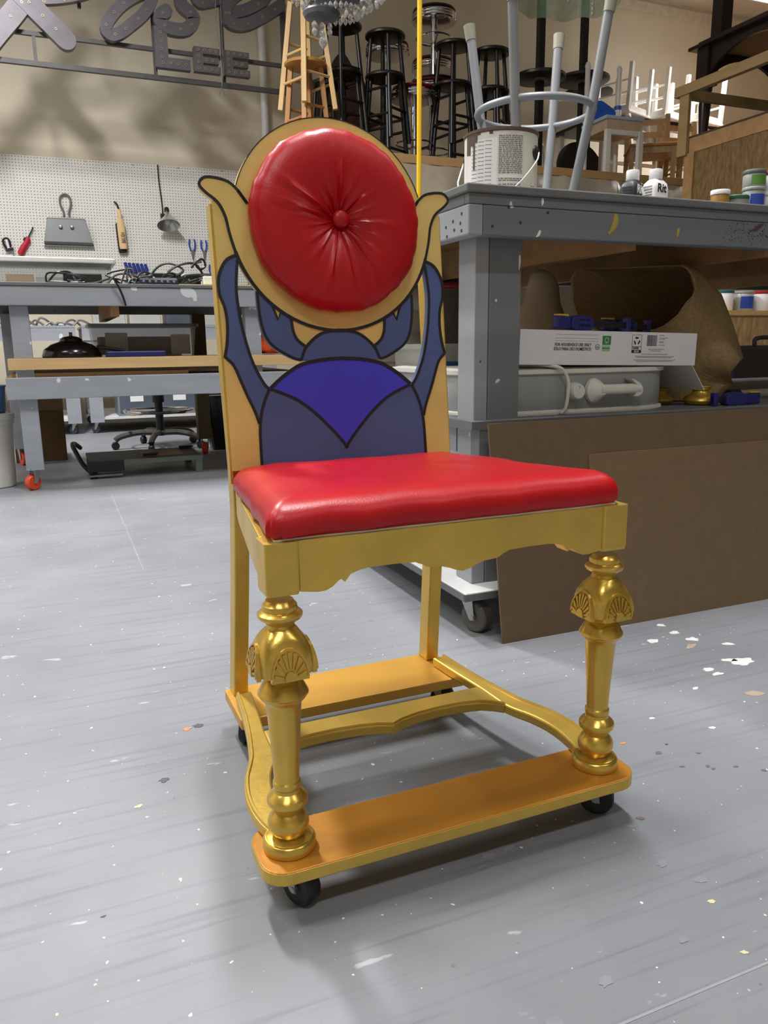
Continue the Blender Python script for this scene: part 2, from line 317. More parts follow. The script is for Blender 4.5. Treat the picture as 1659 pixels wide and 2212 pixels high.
# turned-out rear posts: floor board to seat, then leaning back with the panel
K = .1127; YB = .3745; ZB = .4687; AL = math.atan(K); CA, SA = cos(AL), sin(AL)
def PP(x, s, h): return (x, YB + s*SA - h*CA, ZB + s*CA + h*SA)   # panel coordinates: x across, s up the board, h towards the front
for sx in (-1, 1):
    loops = []
    for (x, y, z) in ((.1957, .430, .0704), (.1905, .403, .27), (.1870, .3905, .40), (.188, .3870, .4687), (.190, .3870 + K*.15, .62), (.190, .3870 + K*.40, .8687)):
        w = .0245; d = .034
        loops.append([(sx*x, y, z), (sx*(x-w), y, z), (sx*(x-w), y+d, z), (sx*x, y+d, z)])
    obj('rear_post', MB().loft(loops), M_gold, ch, fixn=True, bevel=.002)
    obj('post_moulding', MB().bar(PP(sx*.1905, -.02, -.008), PP(sx*.1905, .40, -.008), .004, .007), M_gold, ch)
# boards on the casters
M_goldor = mat('warm_gold_paint', (206, 156, 66), .42, .4, .12, 6, .1, (.25, 2, 1), bscale=40)
def board(x, y0, y1, r, z): return MB().prism(rrect(-x, x, y0, y1, r, 6), XY, z - .018, z)
obj('front_board', board(.266, -.050, .049, .030, .0704), M_orange, ch, fixn=True, bevel=.002)
obj('board_edge', MB().prism(rrect(-.2664, .2664, -.0504, .0494, .0304, 6), XY, .0535, .0690), M_gold, ch, fixn=True, bevel=.001)
obj('rear_board', board(.205, .338, .466, .006, .0704), M_goldor, ch, fixn=True, bevel=.002)
so = [(.1985,.405),(.205,.33),(.2135,.265),(.2225,.215),(.2275,.192),(.236,.168),(.2465,.14),(.2545,.10),(.2555,.06),(.250,.025),(.240,0)]
si = [(.171,.405),(.178,.33),(.185,.27),(.188,.225),(.190,.19),(.197,.165),(.208,.14),(.2165,.105),(.2175,.07),(.213,.035),(.206,.0)]
so = smooth_pts(so, 3); si = smooth_pts(si, 3)
for sx in (-1, 1):
    m = MB().prism([(sx*x, y) for x, y in so] + [(sx*x, y) for x, y in reversed(si)], XY, .0704, .0865)
    obj('side_stretcher', m, M_gold, ch, fixn=True, bevel=.003)
    m = MB()
    for off in (.0045, ): m.tube([(sx*(a[0]-off), a[1], .0868) for a in so], .0028, 6)
    obj('stretcher_bead', m, M_gold, ch, smooth=True)
front = [(-.192,.182),(-.177,.196),(-.16,.207),(-.13,.213),(-.09,.2145),(-.05,.211),(-.02,.204),(-.006,.1975),(0,.1945)]
front = front + [(-x, y) for x, y in reversed(front[:-1])]; fs_ = front
obj('cross_stretcher', MB().prism(fs_ + [(.188, .262), (-.188, .262)], XY, .0705, .0868), M_gold, ch, fixn=True, bevel=.003)
obj('stretcher_bead', MB().tube([(x, y + .005, .0872) for x, y in fs_], .0028, 6), M_gold, ch, smooth=True)
# casters
def caster(name, parent, x, y, ztop, r, w, ang, mw=None, mf=None):
    c = MB(); R = TR(x, y, 0) @ RZ(ang); c.M = R; off = r*.45
    c.lathe([(r*.15, -w*.42), (r*.55, -w*.5), (r*.9, -w*.5), (r, -w*.38), (r, w*.38), (r*.9, w*.5), (r*.55, w*.5), (r*.15, w*.42)], 28, (off, 0, r), RX(pi/2))
    o = obj(name, c, mw or M_rubber, parent, smooth=True, fixn=True)
    f = MB(); f.M = R
    for k in (-1, 1):
        f.prism([(off-.2*r, r*.85), (off+.2*r, r*.85), (r*.45, ztop-.002), (-r*.6, ztop-.002)], lambda a, z, h: (a, h, z), k*w*.62-.0012, k*w*.62+.0012)
    f.cyl((off, -w*.72, r), (off, w*.72, r), r*.16, n=10); f.box(-r*.65, r*.65, -w*.75, w*.75, ztop-.004, ztop)
    obj('fork', f, mf or M_zinc, o, fixn=True)
    return o
caster('caster', ch, -.221, -.004, .0524, .0240, .022, radians(-62)); caster('caster', ch, .218, .0, .0524, .0240, .022, radians(-40))
caster('caster', ch, -.178, .405, .0524, .021, .021, radians(-120)); caster('caster', ch, .172, .385, .0524, .021, .021, radians(-45))
# seat
def trap(hf, hr, y0, y1, r, ins, z, n=7):
    P = [(hf-ins, y0+ins), (hr-ins, y1-ins), (-hr+ins, y1-ins), (-hf+ins, y0+ins)]; out = []
    r = max(r-ins*.5, .004)
    for i, p in enumerate(P):
        a = Vector(P[i-1]) - Vector(p); b = Vector(P[(i+1) % 4]) - Vector(p); a.normalize(); b.normalize(); v = Vector(p)
        for j in range(n):
            t = j/(n-1); q = v + a*r*(1-t)**2 + b*r*t**2; out.append((q.x, q.y))
        if i == 3 or True:
            nx = Vector(P[(i+1) % 4])
            for j in range(1, 9): t = j/9; q = (v + b*r)*(1-t) + (nx - b*r)*t; out.append((q.x, q.y))
    sl = .034
    res = []
    for k, (x, y) in enumerate(out):
        wob = .0012*sin(x*61 + y*43) + .0008*sin(x*130 - y*90)
        cn = math.exp(-((abs(x)-.236)**2 + (y+.016)**2)/.0022); side = math.exp(-((z-.462)/.013)**2)
        wob += .0022*cn*side*sin((x-y)*380) + .0007*side*sin(x*170)
        res.append((x + wob*(1 if ins < .02 else 0), y + wob*(1 if ins < .02 else 0), z - sl*max(y, 0) + wob*(z > .456)))
    return res
lv = [(.012, .4515), (.003, .4525), (.0, .457), (.0, .466), (.0015, .474), (.006, .4815), (.013, .487), (.024, .491), (.045, .4935), (.08, .496), (.13, .498), (.17, .4985)]
obj('seat_cushion', MB().loft([trap(.2385, .190, -.016, .376, .020, i, z) for i, z in lv]), M_satin, ch, smooth=True, fixn=True)
obj('seat_board', MB().loft([trap(.232, .184, -.012, .372, .008, 0, z) for z in (.4496, .4518)]), M_white, ch, fixn=True)
# scarab back: plywood pieces 15 mm thick, painted outlines
TH = .015
def mir(p): return [(-x, y) for x, y in reversed(p)]
def plate(name, poly, m, h0=-TH, h1=0.0): return obj(name, MB().prism([(x, y) for x, y in poly], PP, h0, h1), m, ch, fixn=True)
cx0, cs0, RD, RC = 0.001, .380, .160, .1665
flare = smooth_pts([(-.160,.331),(-.167,.357),(-.171,.380),(-.178,.397),(-.186,.406),(-.197,.414),(-.2065,.424),(-.2045,.432),(-.196,.437),(-.180,.4365),(-.163,.432),(-.150,.421),(-.1365,.402)], 3)
a0 = atan2(.331-cs0, -.160); bottom = arc(0, cs0, .1672, a0 + 2*pi if a0 < 0 else a0, 2*pi - (pi + a0) + 2*pi if False else 3*pi - (a0 + 2*pi), 33)
cres = list(reversed(flare)) + [p for p in bottom[1:-1]] + [(-x, y) for x, y in flare]
inner = arc(0, cs0, .138, atan2(.402-cs0, .1365), -pi - atan2(.402-cs0, .1365), 33)
plate('crescent', cres + inner[1:-1], M_goldflat, -TH, .0008)
aa = atan2(.4285-cs0, .1535)
plate('sun_disc', arc(0, cs0, RD, aa, pi - aa, 41) + [(-.138, .402)] + arc(0, cs0, .1385, pi, 2*pi, 25) + [(.138, .402)], M_goldflat, -TH, 0)
legout = smooth_pts([(-.160,.3255),(-.174,.319),(-.184,.305),(-.1893,.2885),(-.189,.267),(-.1835,.251),(-.181,.235),(-.181,.214),(-.184,.191),(-.188,.175)], 3) + smooth_pts([(-.188,.174),(-.1755,.161),(-.167,.139),(-.1585,.116),(-.1475,.089),(-.1425,.071)], 3)
legin = smooth_pts([(-.158,.3185),(-.161,.296),(-.163,.268),(-.1605,.235),(-.156,.206),(-.148,.172),(-.138,.147),(-.1295,.131),(-.1225,.1235)], 3)
bodyl = smooth_pts([(-.1225,.1235),(-.1315,.1055),(-.138,.0855),(-.1415,.064),(-.1425,.040),(-.143,.003),(-.143,-.025)], 3)
arcp = smooth_pts([(-.1205,.125),(-.1025,.140),(-.082,.1535),(-.066,.161),(-.0345,.167),(0,.169)], 3); arcp = arcp + mir(arcp)[1:]
vee = smooth_pts([(-.1205,.1235),(-.100,.1155),(-.0755,.1035),(-.0485,.082),(-.0265,.0595),(-.011,.042),(.002,.025)], 3)
head = smooth_pts([(-.0675,.167),(-.0605,.184),(-.0485,.197),(-.0325,.208),(-.012,.213),(.0,.2138)], 3); head = head + mir(head)[1:]
midout = smooth_pts([(-.131,.272),(-.1305,.25),(-.1285,.228),(-.123,.2055),(-.113,.1905),(-.0975,.1795),(-.078,.1695),(-.0675,.1675)], 3)
midin = [(-.0655,.188),(-.059,.1885),(-.071,.198),(-.0775,.2118),(-.079,.230),(-.0795,.2325)]
notch = [(-.0955,.2425),(-.101,.230),(-.1085,.251)]
cb = lambda x: cs0 - sqrt(.1672**2 - x*x)           # lower rim of the crescent
for sx in (-1, 1):
    F = lambda P: [(-sx*x, y) for x, y in P]
    plate('side_panel', F([(-.1892, 0.0), (-.1892, .404)] + [p for p in reversed(flare[:10])][:0] + [(-.186,.4055),(-.178,.3965),(-.171,.380),(-.167,.357),(-.160,.331)] + legout + [(-.1425, .0)]), M_goldflat, -TH, -.0006)
    plate('scarab_leg', F(legout[:] + [p for p in reversed(bodyl[:10])] + [p for p in reversed(legin)]), M_blue)
    midl = midout + [(-.066,.1775),(-.059,.1888)] + smooth_pts([(-.059,.1885),(-.071,.198),(-.0775,.2118),(-.0795,.2325)], 3)[1:] + notch + [(-.1185, cb(-.1185)), (-.1305, cb(-.1305))]
    plate('scarab_foreleg', F(midl), M_blue)
    plate('gold_inlay', F([(-.059,.1888),(-.071,.198),(-.0775,.2118),(-.0795,.2335),(-.06, cb(-.06)),(-.035,cb(-.035)),(-.014,.2125),(-.0325,.208),(-.0485,.197)]), M_goldflat, -TH, -.0004)
    plate('claw_notch', F(notch + [(-.102, cb(-.102))]), M_goldflat, -TH, -.0004)
    plate('wing_cover', F(bodyl + [(0, -.025), (.0, .0255)] + [p for p in reversed(vee[:-1])]), M_blue, -TH, 0)
plate('pronotum', arcp + [(-x, y) for x, y in vee[:-1]] + [(0, .0255)] + [p for p in reversed(vee[:-1])], M_ultra)
plate('scarab_head', head + [(.0675, .1665), (.0345, .1675), (0, .1695), (-.0345, .1675), (-.0675, .1665)], M_blue, -TH, .0002)
def line(P, w=.0042, h=.0012):
    for sgn in ((-1, 1) if abs(P[0][0] + P[-1][0]) > 1e-4 else (1,)):
        obj('outline', MB().strip([(sgn*x, y) for x, y in P], w, PP, -.001, h), M_black, ch, fixn=True)
line(bottom, .0048, .0016); line(flare, .004, .0016); line([(-.150,.421),(-.1365,.402)], .0048, .0016)
line(legout); line(legin); line(bodyl); line(vee); line(arcp, .0052); line(head); line(midout); line(smooth_pts([(-.059,.1885),(-.071,.198),(-.0775,.2118),(-.0795,.2325)], 3)); line(notch + [(-.1085,.251)], .0034)
line(arc(0, cs0, RD - .0006, aa, pi - aa, 41), .0014, .0006)
# round tufted cushion
def cush(n=96):
    prof = [(.130, -.002), (.1375, .004), (.1395, .012), (.1385, .020), (.134, .0275), (.126, .0325), (.112, .036), (.095, .0375), (.078, .0375), (.06, .036), (.045, .0335), (.033, .0300), (.023, .0255), (.016, .0215), (.011, .0195), (.006, .0190)]
    rnd = random.Random(3)
    pleats = [(rnd.uniform(-.08, .08) + 2*pi*i/17, rnd.uniform(.06, .128), rnd.uniform(.0022, .0056), rnd.uniform(.03, .065)) for i in range(17)]
    loops = []
    for r, h in prof:
        L = []
        for j in range(n):
            q = 2*pi*j/n; dh = 0
            for a, reach, amp, wd in pleats:
                d = (q - a + pi) % (2*pi) - pi
                wl = wd*(.6 + .010/max(r, .02)); f = max(0, 1 - (r/reach)**2) * min(1, r/.03) if r < reach else 0
                dh += amp*f*(math.exp(-(d/wl)**2) - .8*math.exp(-((d-1.7*wl)/wl)**2))
            rr = r*(1 + (.006*sin(q*9) + .005*sin(q*23 + 1) + .004*sin(q*37)) * (r > .12))
            L.append(PP(cx0 + rr*cos(q), .3785 + rr*sin(q), h + dh))
        loops.append(L)
    return MB().loft(loops)
obj('back_cushion', cush(), M_satin, ch, smooth=True, fixn=True)
m = MB(); loops = []
for r, h in ((.0125, .018), (.0142, .0235), (.0135, .0275), (.010, .0305), (.005, .0318)): loops.append([PP(.004 + r*cos(2*pi*j/20), .380 + r*sin(2*pi*j/20), h) for j in range(20)])
obj('button', m.loft(loops), M_satin, ch, smooth=True, fixn=True)
# ---------------------------------------------------------------- right-hand workbench
def V3(n): return lambda x, z, h: (x, n + h, z)     # draw on a vertical plane facing -Y
M_ply = mat('worn_grey_edge', (104, 106, 108), 0.6, 0, 0.2, 8, 0.2, (0.4, 0.4, 3))
M_whb = mat('white_scuffed_board', (206, 207, 208), 0.55, 0, 0.10, 6, 0.1)
wb = thing('workbench', 'large grey painted workbench on casters with paint can and upturned stool', 'workbench', (0.806, 1.47, 0))
BX, BY = 2.45, 1.22
obj('bench_top', MB().box(-.008, BX, -.008, BY, .955, .972), M_ply, wb, bevel=.003)
obj('edge_strip', MB().box(0, BX, 0, .019, .934, .955), M_greyp, wb, bevel=.002); obj('edge_strip', MB().box(0, .019, .019, BY, .934, .955), M_greyp, wb, bevel=.002)
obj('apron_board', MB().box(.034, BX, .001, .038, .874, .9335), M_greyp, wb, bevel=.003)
obj('apron_board', MB().box(.0, .0335, .0, BY, .874, .9335), M_greyl, wb, bevel=.003)  # left end board coloured paler, light from the left put into its paint
obj('apron_board', MB().box(.034, BX, BY-.038, BY, .874, .934), M_greyp, wb); obj('apron_board', MB().box(BX-.034, BX, .04, BY-.04, .874, .934), M_greyp, wb)
for x in (.42, .86, 1.3, 1.74): obj('joist', MB().box(x, x+.038, .039, BY-.039, .862, .9545), M_pined, wb)
obj('underside', MB().box(.036, BX-.036, .039, BY-.039, .9505, .9548), M_pined, wb)
for (x, y) in ((.051, .06), (.051, BY-.14), (BX-.166, .06), (BX-.166, BY-.14)):
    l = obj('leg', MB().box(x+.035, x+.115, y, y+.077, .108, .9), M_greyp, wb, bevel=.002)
    obj('leg_board', MB().box(x, x+.0338, y+.001, y+.077, .108, .9), M_greyl, l, bevel=.002)  # left half of each leg paler, side light painted in
obj('shelf', MB().box(.03, BX-.03, .03, BY-.03, .470, .489), M_ply, wb); obj('shelf_rail', MB().box(.05, BX-.05, .032, .070, .41, .47), M_greyp, wb); obj('shelf_rail', MB().box(.05, .086, .14, BY-.15, .41, .47), M_greyl, wb)  # left rail takes the paler paint too, standing in for light from the left
obj('base_board', MB().box(0.002, BX, 0, BY, .089, .108), M_whb, wb, bevel=.002); obj('base_edge', MB().box(0.0005, BX, -.0012, .002, .0895, .1055), M_ply, wb); obj('base_edge', MB().box(-.0005, .003, .002, BY, .0895, .1055), M_ply, wb)
M_tyre = mat('grey_rubber', (84, 82, 78), 0.6, 0, 0.15)
for (x, y, a) in ((.05, .055, -1.2), (.05, BY-.08, -1.0), (BX-.08, .08, .5), (BX-.08, BY-.08, 2)): caster('caster', wb, x, y, .0888, .0365, .032, a, M_tyre)
M_drip = mat('white_drip', (236, 236, 234), 0.4, 0, .02); M_yel = mat('mustard_drip', (178, 160, 66), 0.5, 0, .15, 60); M_maroon = mat('maroon_spray', (84, 66, 72), 0.6, 0, .2, 40); M_hole = mat('screw_hole', (52, 52, 54), 0.7)
def blob(name, pts, w, m, parent, n, h=.0008):
    P = smooth_pts(pts, 4); k = len(P); mb = MB(); L = []; R2 = []
    for i in range(k):
        a = P[max(i-1, 0)]; b = P[min(i+1, k-1)]; dx, dy = b[0]-a[0], b[1]-a[1]; l = hypot(dx, dy) or 1; t = i/(k-1); ww = w*(.35 + .65*sin(pi*min(t*1.15+.05, 1)))/2
        L.append((P[i][0]-dy/l*ww, P[i][1]+dx/l*ww)); R2.append((P[i][0]+dy/l*ww, P[i][1]-dx/l*ww))
    mb.prism(L + R2[::-1], V3(n), 0, -h); return obj(name, mb, m, parent, fixn=True)
bx = lambda P: [(x-.806, z) for x, z in P]
blob('paint_drip', bx([(.981,.953),(.981,.944),(.980,.938)]), .006, M_drip, wb, -.0002); blob('paint_drip', bx([(.978,.889),(.974,.880),(.968,.8755)]), .006, M_drip, wb, .0008)
blob('paint_drip', bx([(1.172,.932),(1.173,.915),(1.165,.900),(1.155,.889)]), .014, M_yel, wb, .0008); blob('paint_drip', bx([(1.351,.909),(1.350,.90),(1.348,.890)]), .008, M_yel, wb, .0008)
blob('paint_drip', bx([(1.61,.930),(1.59,.918),(1.57,.912)]), .010, M_maroon, wb, .0008); blob('paint_drip', bx([(.966,.845),(.9665,.83),(.965,.813)]), .005, M_drip, wb, .0598); blob('paint_drip', bx([(.914,.489),(.9125,.483),(.911,.478)]), .008, M_drip, wb, .0598)
rs = random.Random(5); m = MB()
for i in range(130):
    x = rs.gauss(1.56, .045) - .806; z = rs.gauss(.910, .016)
    if .876 < z < .932: m.prism(arc(x, z, rs.uniform(.0006, .0018), 0, 2*pi*5/6, 6), V3(.0010), 0, -.0006)
o = obj('paint_spatter', m, M_maroon, wb, fixn=True); o['kind'] = 'stuff'
for (x, z) in ((.9,.934),(.929,.902),(.862,.892),(.996,.925)): obj('screw_hole', MB().prism(arc(x-.806, z-.003 if z > .93 else z, .0032, 0, 2*pi*9/10, 10), V3(.0009), 0, -.0005), M_hole, wb, fixn=True)
for (y, z) in ((.03,.918),(.035,.900),(.03,.885),(.068,.908),(.062,.89),(.10,.9),(.095,.881)): obj('screw_hole', MB().prism(arc(y, z, .0035, 0, 2*pi*9/10, 10), lambda a, zz, h: (h, a, zz), .0001, -.0006), M_hole, wb, fixn=True)
# hardboard sheets leaning on the bench
M_hb = mat('brown_hardboard', (100, 80, 58), 0.55, 0, 0.08, 30, 0.05, bscale=120)
M_hb2 = mat('light_brown_hardboard', (114, 93, 68), .5, 0, .08, 30, .05, bscale=120)
def sheet(name, label, x0, x1, xt0, yb, yt, h, mm=None):
    mb = MB(); t = .005; vs = [(x0, yb, 0.0), (x1, yb, 0.0), (x1, yt, h), (xt0, yt, h), (x0, yb+t, 0.0), (x1, yb+t, 0.0), (x1, yt+t, h), (xt0, yt+t, h)]
    mb.add(vs, [(0,1,2,3),(7,6,5,4),(0,4,5,1),(1,5,6,2),(2,6,7,3),(3,7,4,0)]); return tag(obj(name, mb, mm or M_hb), label, 'board')
sheet('hardboard_sheet', 'taller brown hardboard sheet leaning on the grey workbench', .872, 2.15, .856, 1.412, 1.463, .487)
sheet('hardboard_sheet', 'shorter brown hardboard sheet in front of the taller one', 1.12, 2.25, 1.114, 1.396, 1.451, .406, M_hb2)
# paint can
M_can = mat('can_paper', (222, 219, 212), 0.5, 0, 0.08, 14); M_ink = mat('grey_print', (120, 118, 116), 0.6); M_tan = mat('dried_brown_paint', (86, 66, 56), 0.5, 0, .2)
pc = thing('paint_can', 'white papered paint can with brown drips and wire handle', 'paint can', (1.045, 1.75, .972), -.42)
RC_, HC = .087, .170
obj('can_body', MB().lathe([(RC_, .0), (RC_, HC-.006)], 40), M_can, pc, smooth=True)
obj('can_rim', MB().lathe([(RC_, HC-.008), (RC_+.003, HC-.006), (RC_+.003, HC), (RC_-.004, HC), (RC_-.008, HC-.004)], 40), M_tan, pc, smooth=True)
def cylw(r): return lambda a, z, h: ((r+h)*cos(a), (r+h)*sin(a), z)
def wrap(name, a0, a1, z0, z1, m, par, r=RC_, h=.0006, n=10):
    mb = MB(); w = cylw(r)
    for i in range(n): b0 = a0+(a1-a0)*i/n; b1 = a0+(a1-a0)*(i+1)/n; mb.prism([(b0, z0), (b1, z0), (b1, z1), (b0, z1)], w, .0, h)
    return obj(name, mb, m, par, fixn=True)
M_cream = mat('cream_paper', (212, 210, 196), 0.5, 0, .06, 10); M_whp = mat('white_paper', (232, 231, 232), 0.5, 0, .03)
wrap('label_panel', -2.75, -1.78, .0, .148, M_whp, pc, n=12); wrap('label_panel', -1.05, -.2, .0, .158, M_cream, pc, n=12)
m = MB(); w = cylw(RC_)
for i in range(34):
    z = .150 - i*.0042
    if i in (20, 21, 24): continue
    a = -1.74
    while a < -1.10:
        l = rs.uniform(.03, .11); m.prism([(a, z), (min(a+l, -1.08), z), (min(a+l, -1.08), z+.0022), (a, z+.0022)], w, .0, .0005); a += l + rs.uniform(.012, .03)
for i in range(16):
    z = .142 - i*.0085
    for a in (-2.5, -2.28, -2.06): m.prism([(a-.05, z), (a+.13, z-.001), (a+.13, z+.0004), (a-.05, z+.0014)], w, .0006, .0010)
for i, z in enumerate((.052, .045, .036)): m.prism([(-.75, z), (-.45-.1*i, z), (-.45-.1*i, z+.002), (-.75, z+.002)], w, .0006, .0010)
o = obj('label_print', m, M_ink, pc, fixn=True); o['kind'] = 'stuff'
m = MB()
for (a0, a1, zz) in ((-2.8, -2.62, .12), (-2.62, -2.5, .138), (-2.5, -2.44, .085), (-2.44, -2.36, .144), (-2.36, -1.9, .158)): m.prism([(a0, zz), (a1, zz-.002), (a1, HC-.004), (a0, HC-.004)], w, .0, .0014)
obj('paint_run', m, M_tan, pc, fixn=True)
for a, z in ((-.5, .122), (pi-.5, .122)):
    R = TR(RC_*cos(a), RC_*sin(a), z) @ RZ(a) @ RY(pi/2); m = MB(); m.M = R; m.lathe([(.017, -.001), (.016, .003), (.008, .008), (.003, .009)], 18); obj('handle_ear', m, M_rubber, pc, smooth=True, fixn=True)
hp = [(RC_*1.1*cos(-.5), RC_*1.1*sin(-.5), .122)] + [(1.18*RC_*cos(t), 1.18*RC_*sin(t), .122-.118*sin(pi*(-.5-t)/(pi))**1.15) for t in [-.7-.2*i for i in range(13)]] + [(RC_*1.1*cos(pi-.5), RC_*1.1*sin(pi-.5), .122)]
obj('wire_handle', MB().tube(smooth_pts(hp, 2), .0018, 6), M_white, pc, smooth=True)
# upturned grey bar stool on the bench
M_gm = mat('grey_enamel_tube', (136, 139, 143), 0.38, 0.15, 0.06, 10); M_cap = mat('ivory_rubber', (150, 148, 132), 0.5)
st = thing('bar_stool', 'grey metal bar stool standing upside down on the workbench', 'stool', (1.366, 2.10, .972), 0)
obj('seat', MB().lathe([(.155, .0), (.165, .006), (.165, .022), (.150, .030)], 36), M_gm, st, smooth=True)
for d in (-29, 61, 151, -119):
    a = radians(d - 22.8); l = obj('leg', MB().tube([(.105*cos(a), .105*sin(a), .028), (.168*cos(a), .168*sin(a), .338), (.205*cos(a), .205*sin(a), .585)], .0135, 14), M_gm, st, smooth=True)
    obj('foot_cap', MB().tube([(.203*cos(a), .203*sin(a), .565), (.2095*cos(a), .2095*sin(a), .607)], [.0155, .0175], 14), M_cap, l, smooth=True)
obj('foot_ring', MB().tube([(.166*cos(2*pi*i/48), .166*sin(2*pi*i/48), .338) for i in range(48)], .0100, 10, closed=True), M_gm, st, smooth=True)
# dye bottles
M_navy = mat('dark_label', (40, 42, 50), 0.45, 0, .2, 60); M_text = mat('white_print', (240, 240, 240), 0.5); M_dark = mat('dark_print', (24, 22, 38), 0.5)
def dye(label, x, y, rz, body, tc):
    t = thing('dye_bottle', label, 'bottle', (x, y, .972), rz)
    sq = [rrect(-w, w, -w*.75, w*.75, .010, 4) for w in (.030, .031, .031, .028, .020, .014)]; zz = (0, .004, .085, .098, .107, .111)
    obj('bottle_body', MB().loft([[(x, y, z) for x, y in L] for L, z in zip(sq, zz)]), body, t, smooth=True, fixn=True)
    obj('bottle_cap', MB().lathe([(.0165, .109), (.0175, .111), (.0175, .131), (.0165, .135), (.0130, .136)], 26), M_whp, t, smooth=True)
    P = TR(-.018, -.0238, .075) @ RX(pi/2)
    text('brand_print', 'Rit', .030, tc, t, P, 1.0, .0008)
    m = MB()
    for i in range(9):
        z = .088 - i*.007; m.prism([(-.017, z), (.014-.004*(i % 3), z), (.014-.004*(i % 3), z+.0022), (-.017, z+.0022)], lambda a, b, h: (-.0312-h, a, b), 0, .0004)
    obj('fine_print', m, M_ink if tc is M_dark else M_navy, t, fixn=True)['kind'] = 'stuff'
    return t
dye('dye bottle with dark label and white cap on workbench', 1.493, 1.81, .42, M_navy, M_text); dye('dye bottle with white label and white cap on workbench', 1.545, 1.78, .15, M_whp, M_dark)
# jars at the far right of the bench top
def jar(name, label, x, y, z, r, h, m, lid=None, hl=.012, band=None, rz=0):
    t = thing(name, label, 'jar', (x, y, z), rz)
    obj('jar_body', MB().lathe([(r*.95, 0), (r, .004), (r, h-.006), (r*.9, h)], 28), m, t, smooth=True)
    if lid: obj('lid', MB().lathe([(r*1.03, h-.002), (r*1.05, h), (r*1.05, h+hl-.002), (r, h+hl), (r*.9, h+hl)], 28), lid, t, smooth=True)
    if band: wrap('label_band', -2.6, -.6, h*.15, h*.8, band, t, r, .0008, 14)
    return t
M_grn = mat('green_label', (84, 136, 48), 0.45, 0, .15, 30); M_blb = mat('blue_label', (42, 72, 168), 0.45, 0, .12, 30); M_gj = mat('grey_jar', (150, 152, 148), 0.4, 0, .1); M_brl = mat('brown_label', (122, 84, 62), 0.5, 0, .2, 50); M_amber = mat('amber_jar', (150, 110, 50), 0.35, 0, .2)
jar('jar', 'small amber jar with white lid on bench by the particle board', 1.597, 1.60, .972, .0225, .046, M_amber, M_whp, .009)
t = thing('tin', 'flat round tin with green rim beside the stacked jars', 'tin', (1.652, 1.60, .972)); obj('tin_body', MB().lathe([(.028, 0), (.029, .003), (.029, .032), (.028, .036)], 30), M_gj, t, smooth=True); obj('tin_rim', MB().lathe([(.0285, .035), (.031, .036), (.031, .042), (.028, .045)], 30), mat('green_rim', (40, 92, 60), .4), t, smooth=True)
jar('jar', 'grey jar with blue label under the green labelled jar', 1.708, 1.60, .972, .0265, .062, M_gj, M_gj, .006, M_blb)
jar('jar', 'grey jar with green label on top of the stack', 1.709, 1.602, 1.0405, .0275, .034, M_gj, mat('dark_grey_lid', (92, 94, 94), .5), .007, M_grn)
jar('jar', 'white jar with brown label at the bottom of the end stack', 1.772, 1.60, .972, .033, .052, M_whp, M_whp, .007, M_brl)
jar('jar', 'white jar with brown label on top of the end stack', 1.774, 1.60, 1.0315, .033, .044, M_whp, mat('rust_lid', (120, 70, 52), .5), .007, M_brl)
# under the bench: roaster, box, clamps, sack
M_roast = mat('grey_enamel', (150, 155, 156), 0.3, 0.1, .05); M_ivory = mat('ivory_plastic', (214, 212, 204), 0.4, 0, .04)
ro = thing('electric_roaster', 'grey electric roaster with ivory handle and knob under the workbench', 'roaster', (1.165, 1.82, .489), 0)
def rl(w, d, z, r=.11): return [(x, y, z) for x, y in rrect(-w, w, -d, d, r, 9)]
W_, D_ = .305, .262
obj('roaster_body', MB().loft([rl(W_-.006, D_-.006, .006), rl(W_-.003, D_-.003, .012), rl(W_-.003, D_-.003, .094), rl(W_-.006, D_-.006, .10)]), M_roast, ro, smooth=True, fixn=True)
obj('base_rim', MB().loft([rl(W_, D_, .0), rl(W_+.002, D_+.002, .004), rl(W_+.001, D_+.001, .010), rl(W_-.004, D_-.004, .012)]), M_ivory, ro, smooth=True, fixn=True)
obj('top_rim', MB().loft([rl(W_-.004, D_-.004, .094), rl(W_+.002, D_+.002, .097), rl(W_+.002, D_+.002, .106), rl(W_-.02, D_-.02, .110)]), M_ivory, ro, smooth=True, fixn=True)
fy = -D_
kn = obj('knob', MB().lathe([(.021, -.002), (.021, .008), (.018, .020), (.016, .023), (.010, .0235)], 26, (-.022, fy, .054), RX(pi/2)), M_ivory, ro, smooth=True, fixn=True)
obj('knob_mark', MB().box(-.0225, -.0215, fy-.0245, fy-.0235, .062, .068), M_ink, kn)
h = obj('handle', MB().loft([[(x, fy - yy, .054 + z) for (x, z) in P] for yy, P in ((0, arc(.035, 0, .026, 0, 2*pi*17/18, 18, .030)), (.010, arc(.034, 0, .024, 0, 2*pi*17/18, 18, .028)), (.020, arc(.044, .0, .016, 0, 2*pi*17/18, 18, .016)), (.026, arc(.046, .0, .010, 0, 2*pi*17/18, 18, .010)))]), M_ivory, ro, smooth=True, fixn=True)
obj('handle_grip', MB().loft([[(x, fy-.019+.010*cos(q), .056+.0125*sin(q)) for q in [2*pi*i/12 for i in range(12)]] for x in (.04, .06, .10, .14, .158)]), M_ivory, h, smooth=True, fixn=True)
obj('handle_end', MB().prism(smooth_pts([(.128,.080),(.146,.074),(.160,.064),(.164,.048),(.156,.040),(.140,.038),(.150,.052),(.146,.064)], 3, True), V3(fy), -.026, .002), M_ivory, h, fixn=True)
obj('power_cord', MB().tube(smooth_pts([(-.16, -.10, .112), (-.12, fy+.05, .115), (-.075, fy-.01, .112), (-.052, fy-.016, .085), (-.050, fy-.017, .05), (-.053, fy-.013, .015), (-.06, fy-.006, .004)], 5), .0042, 8), M_ivory, ro, smooth=True)
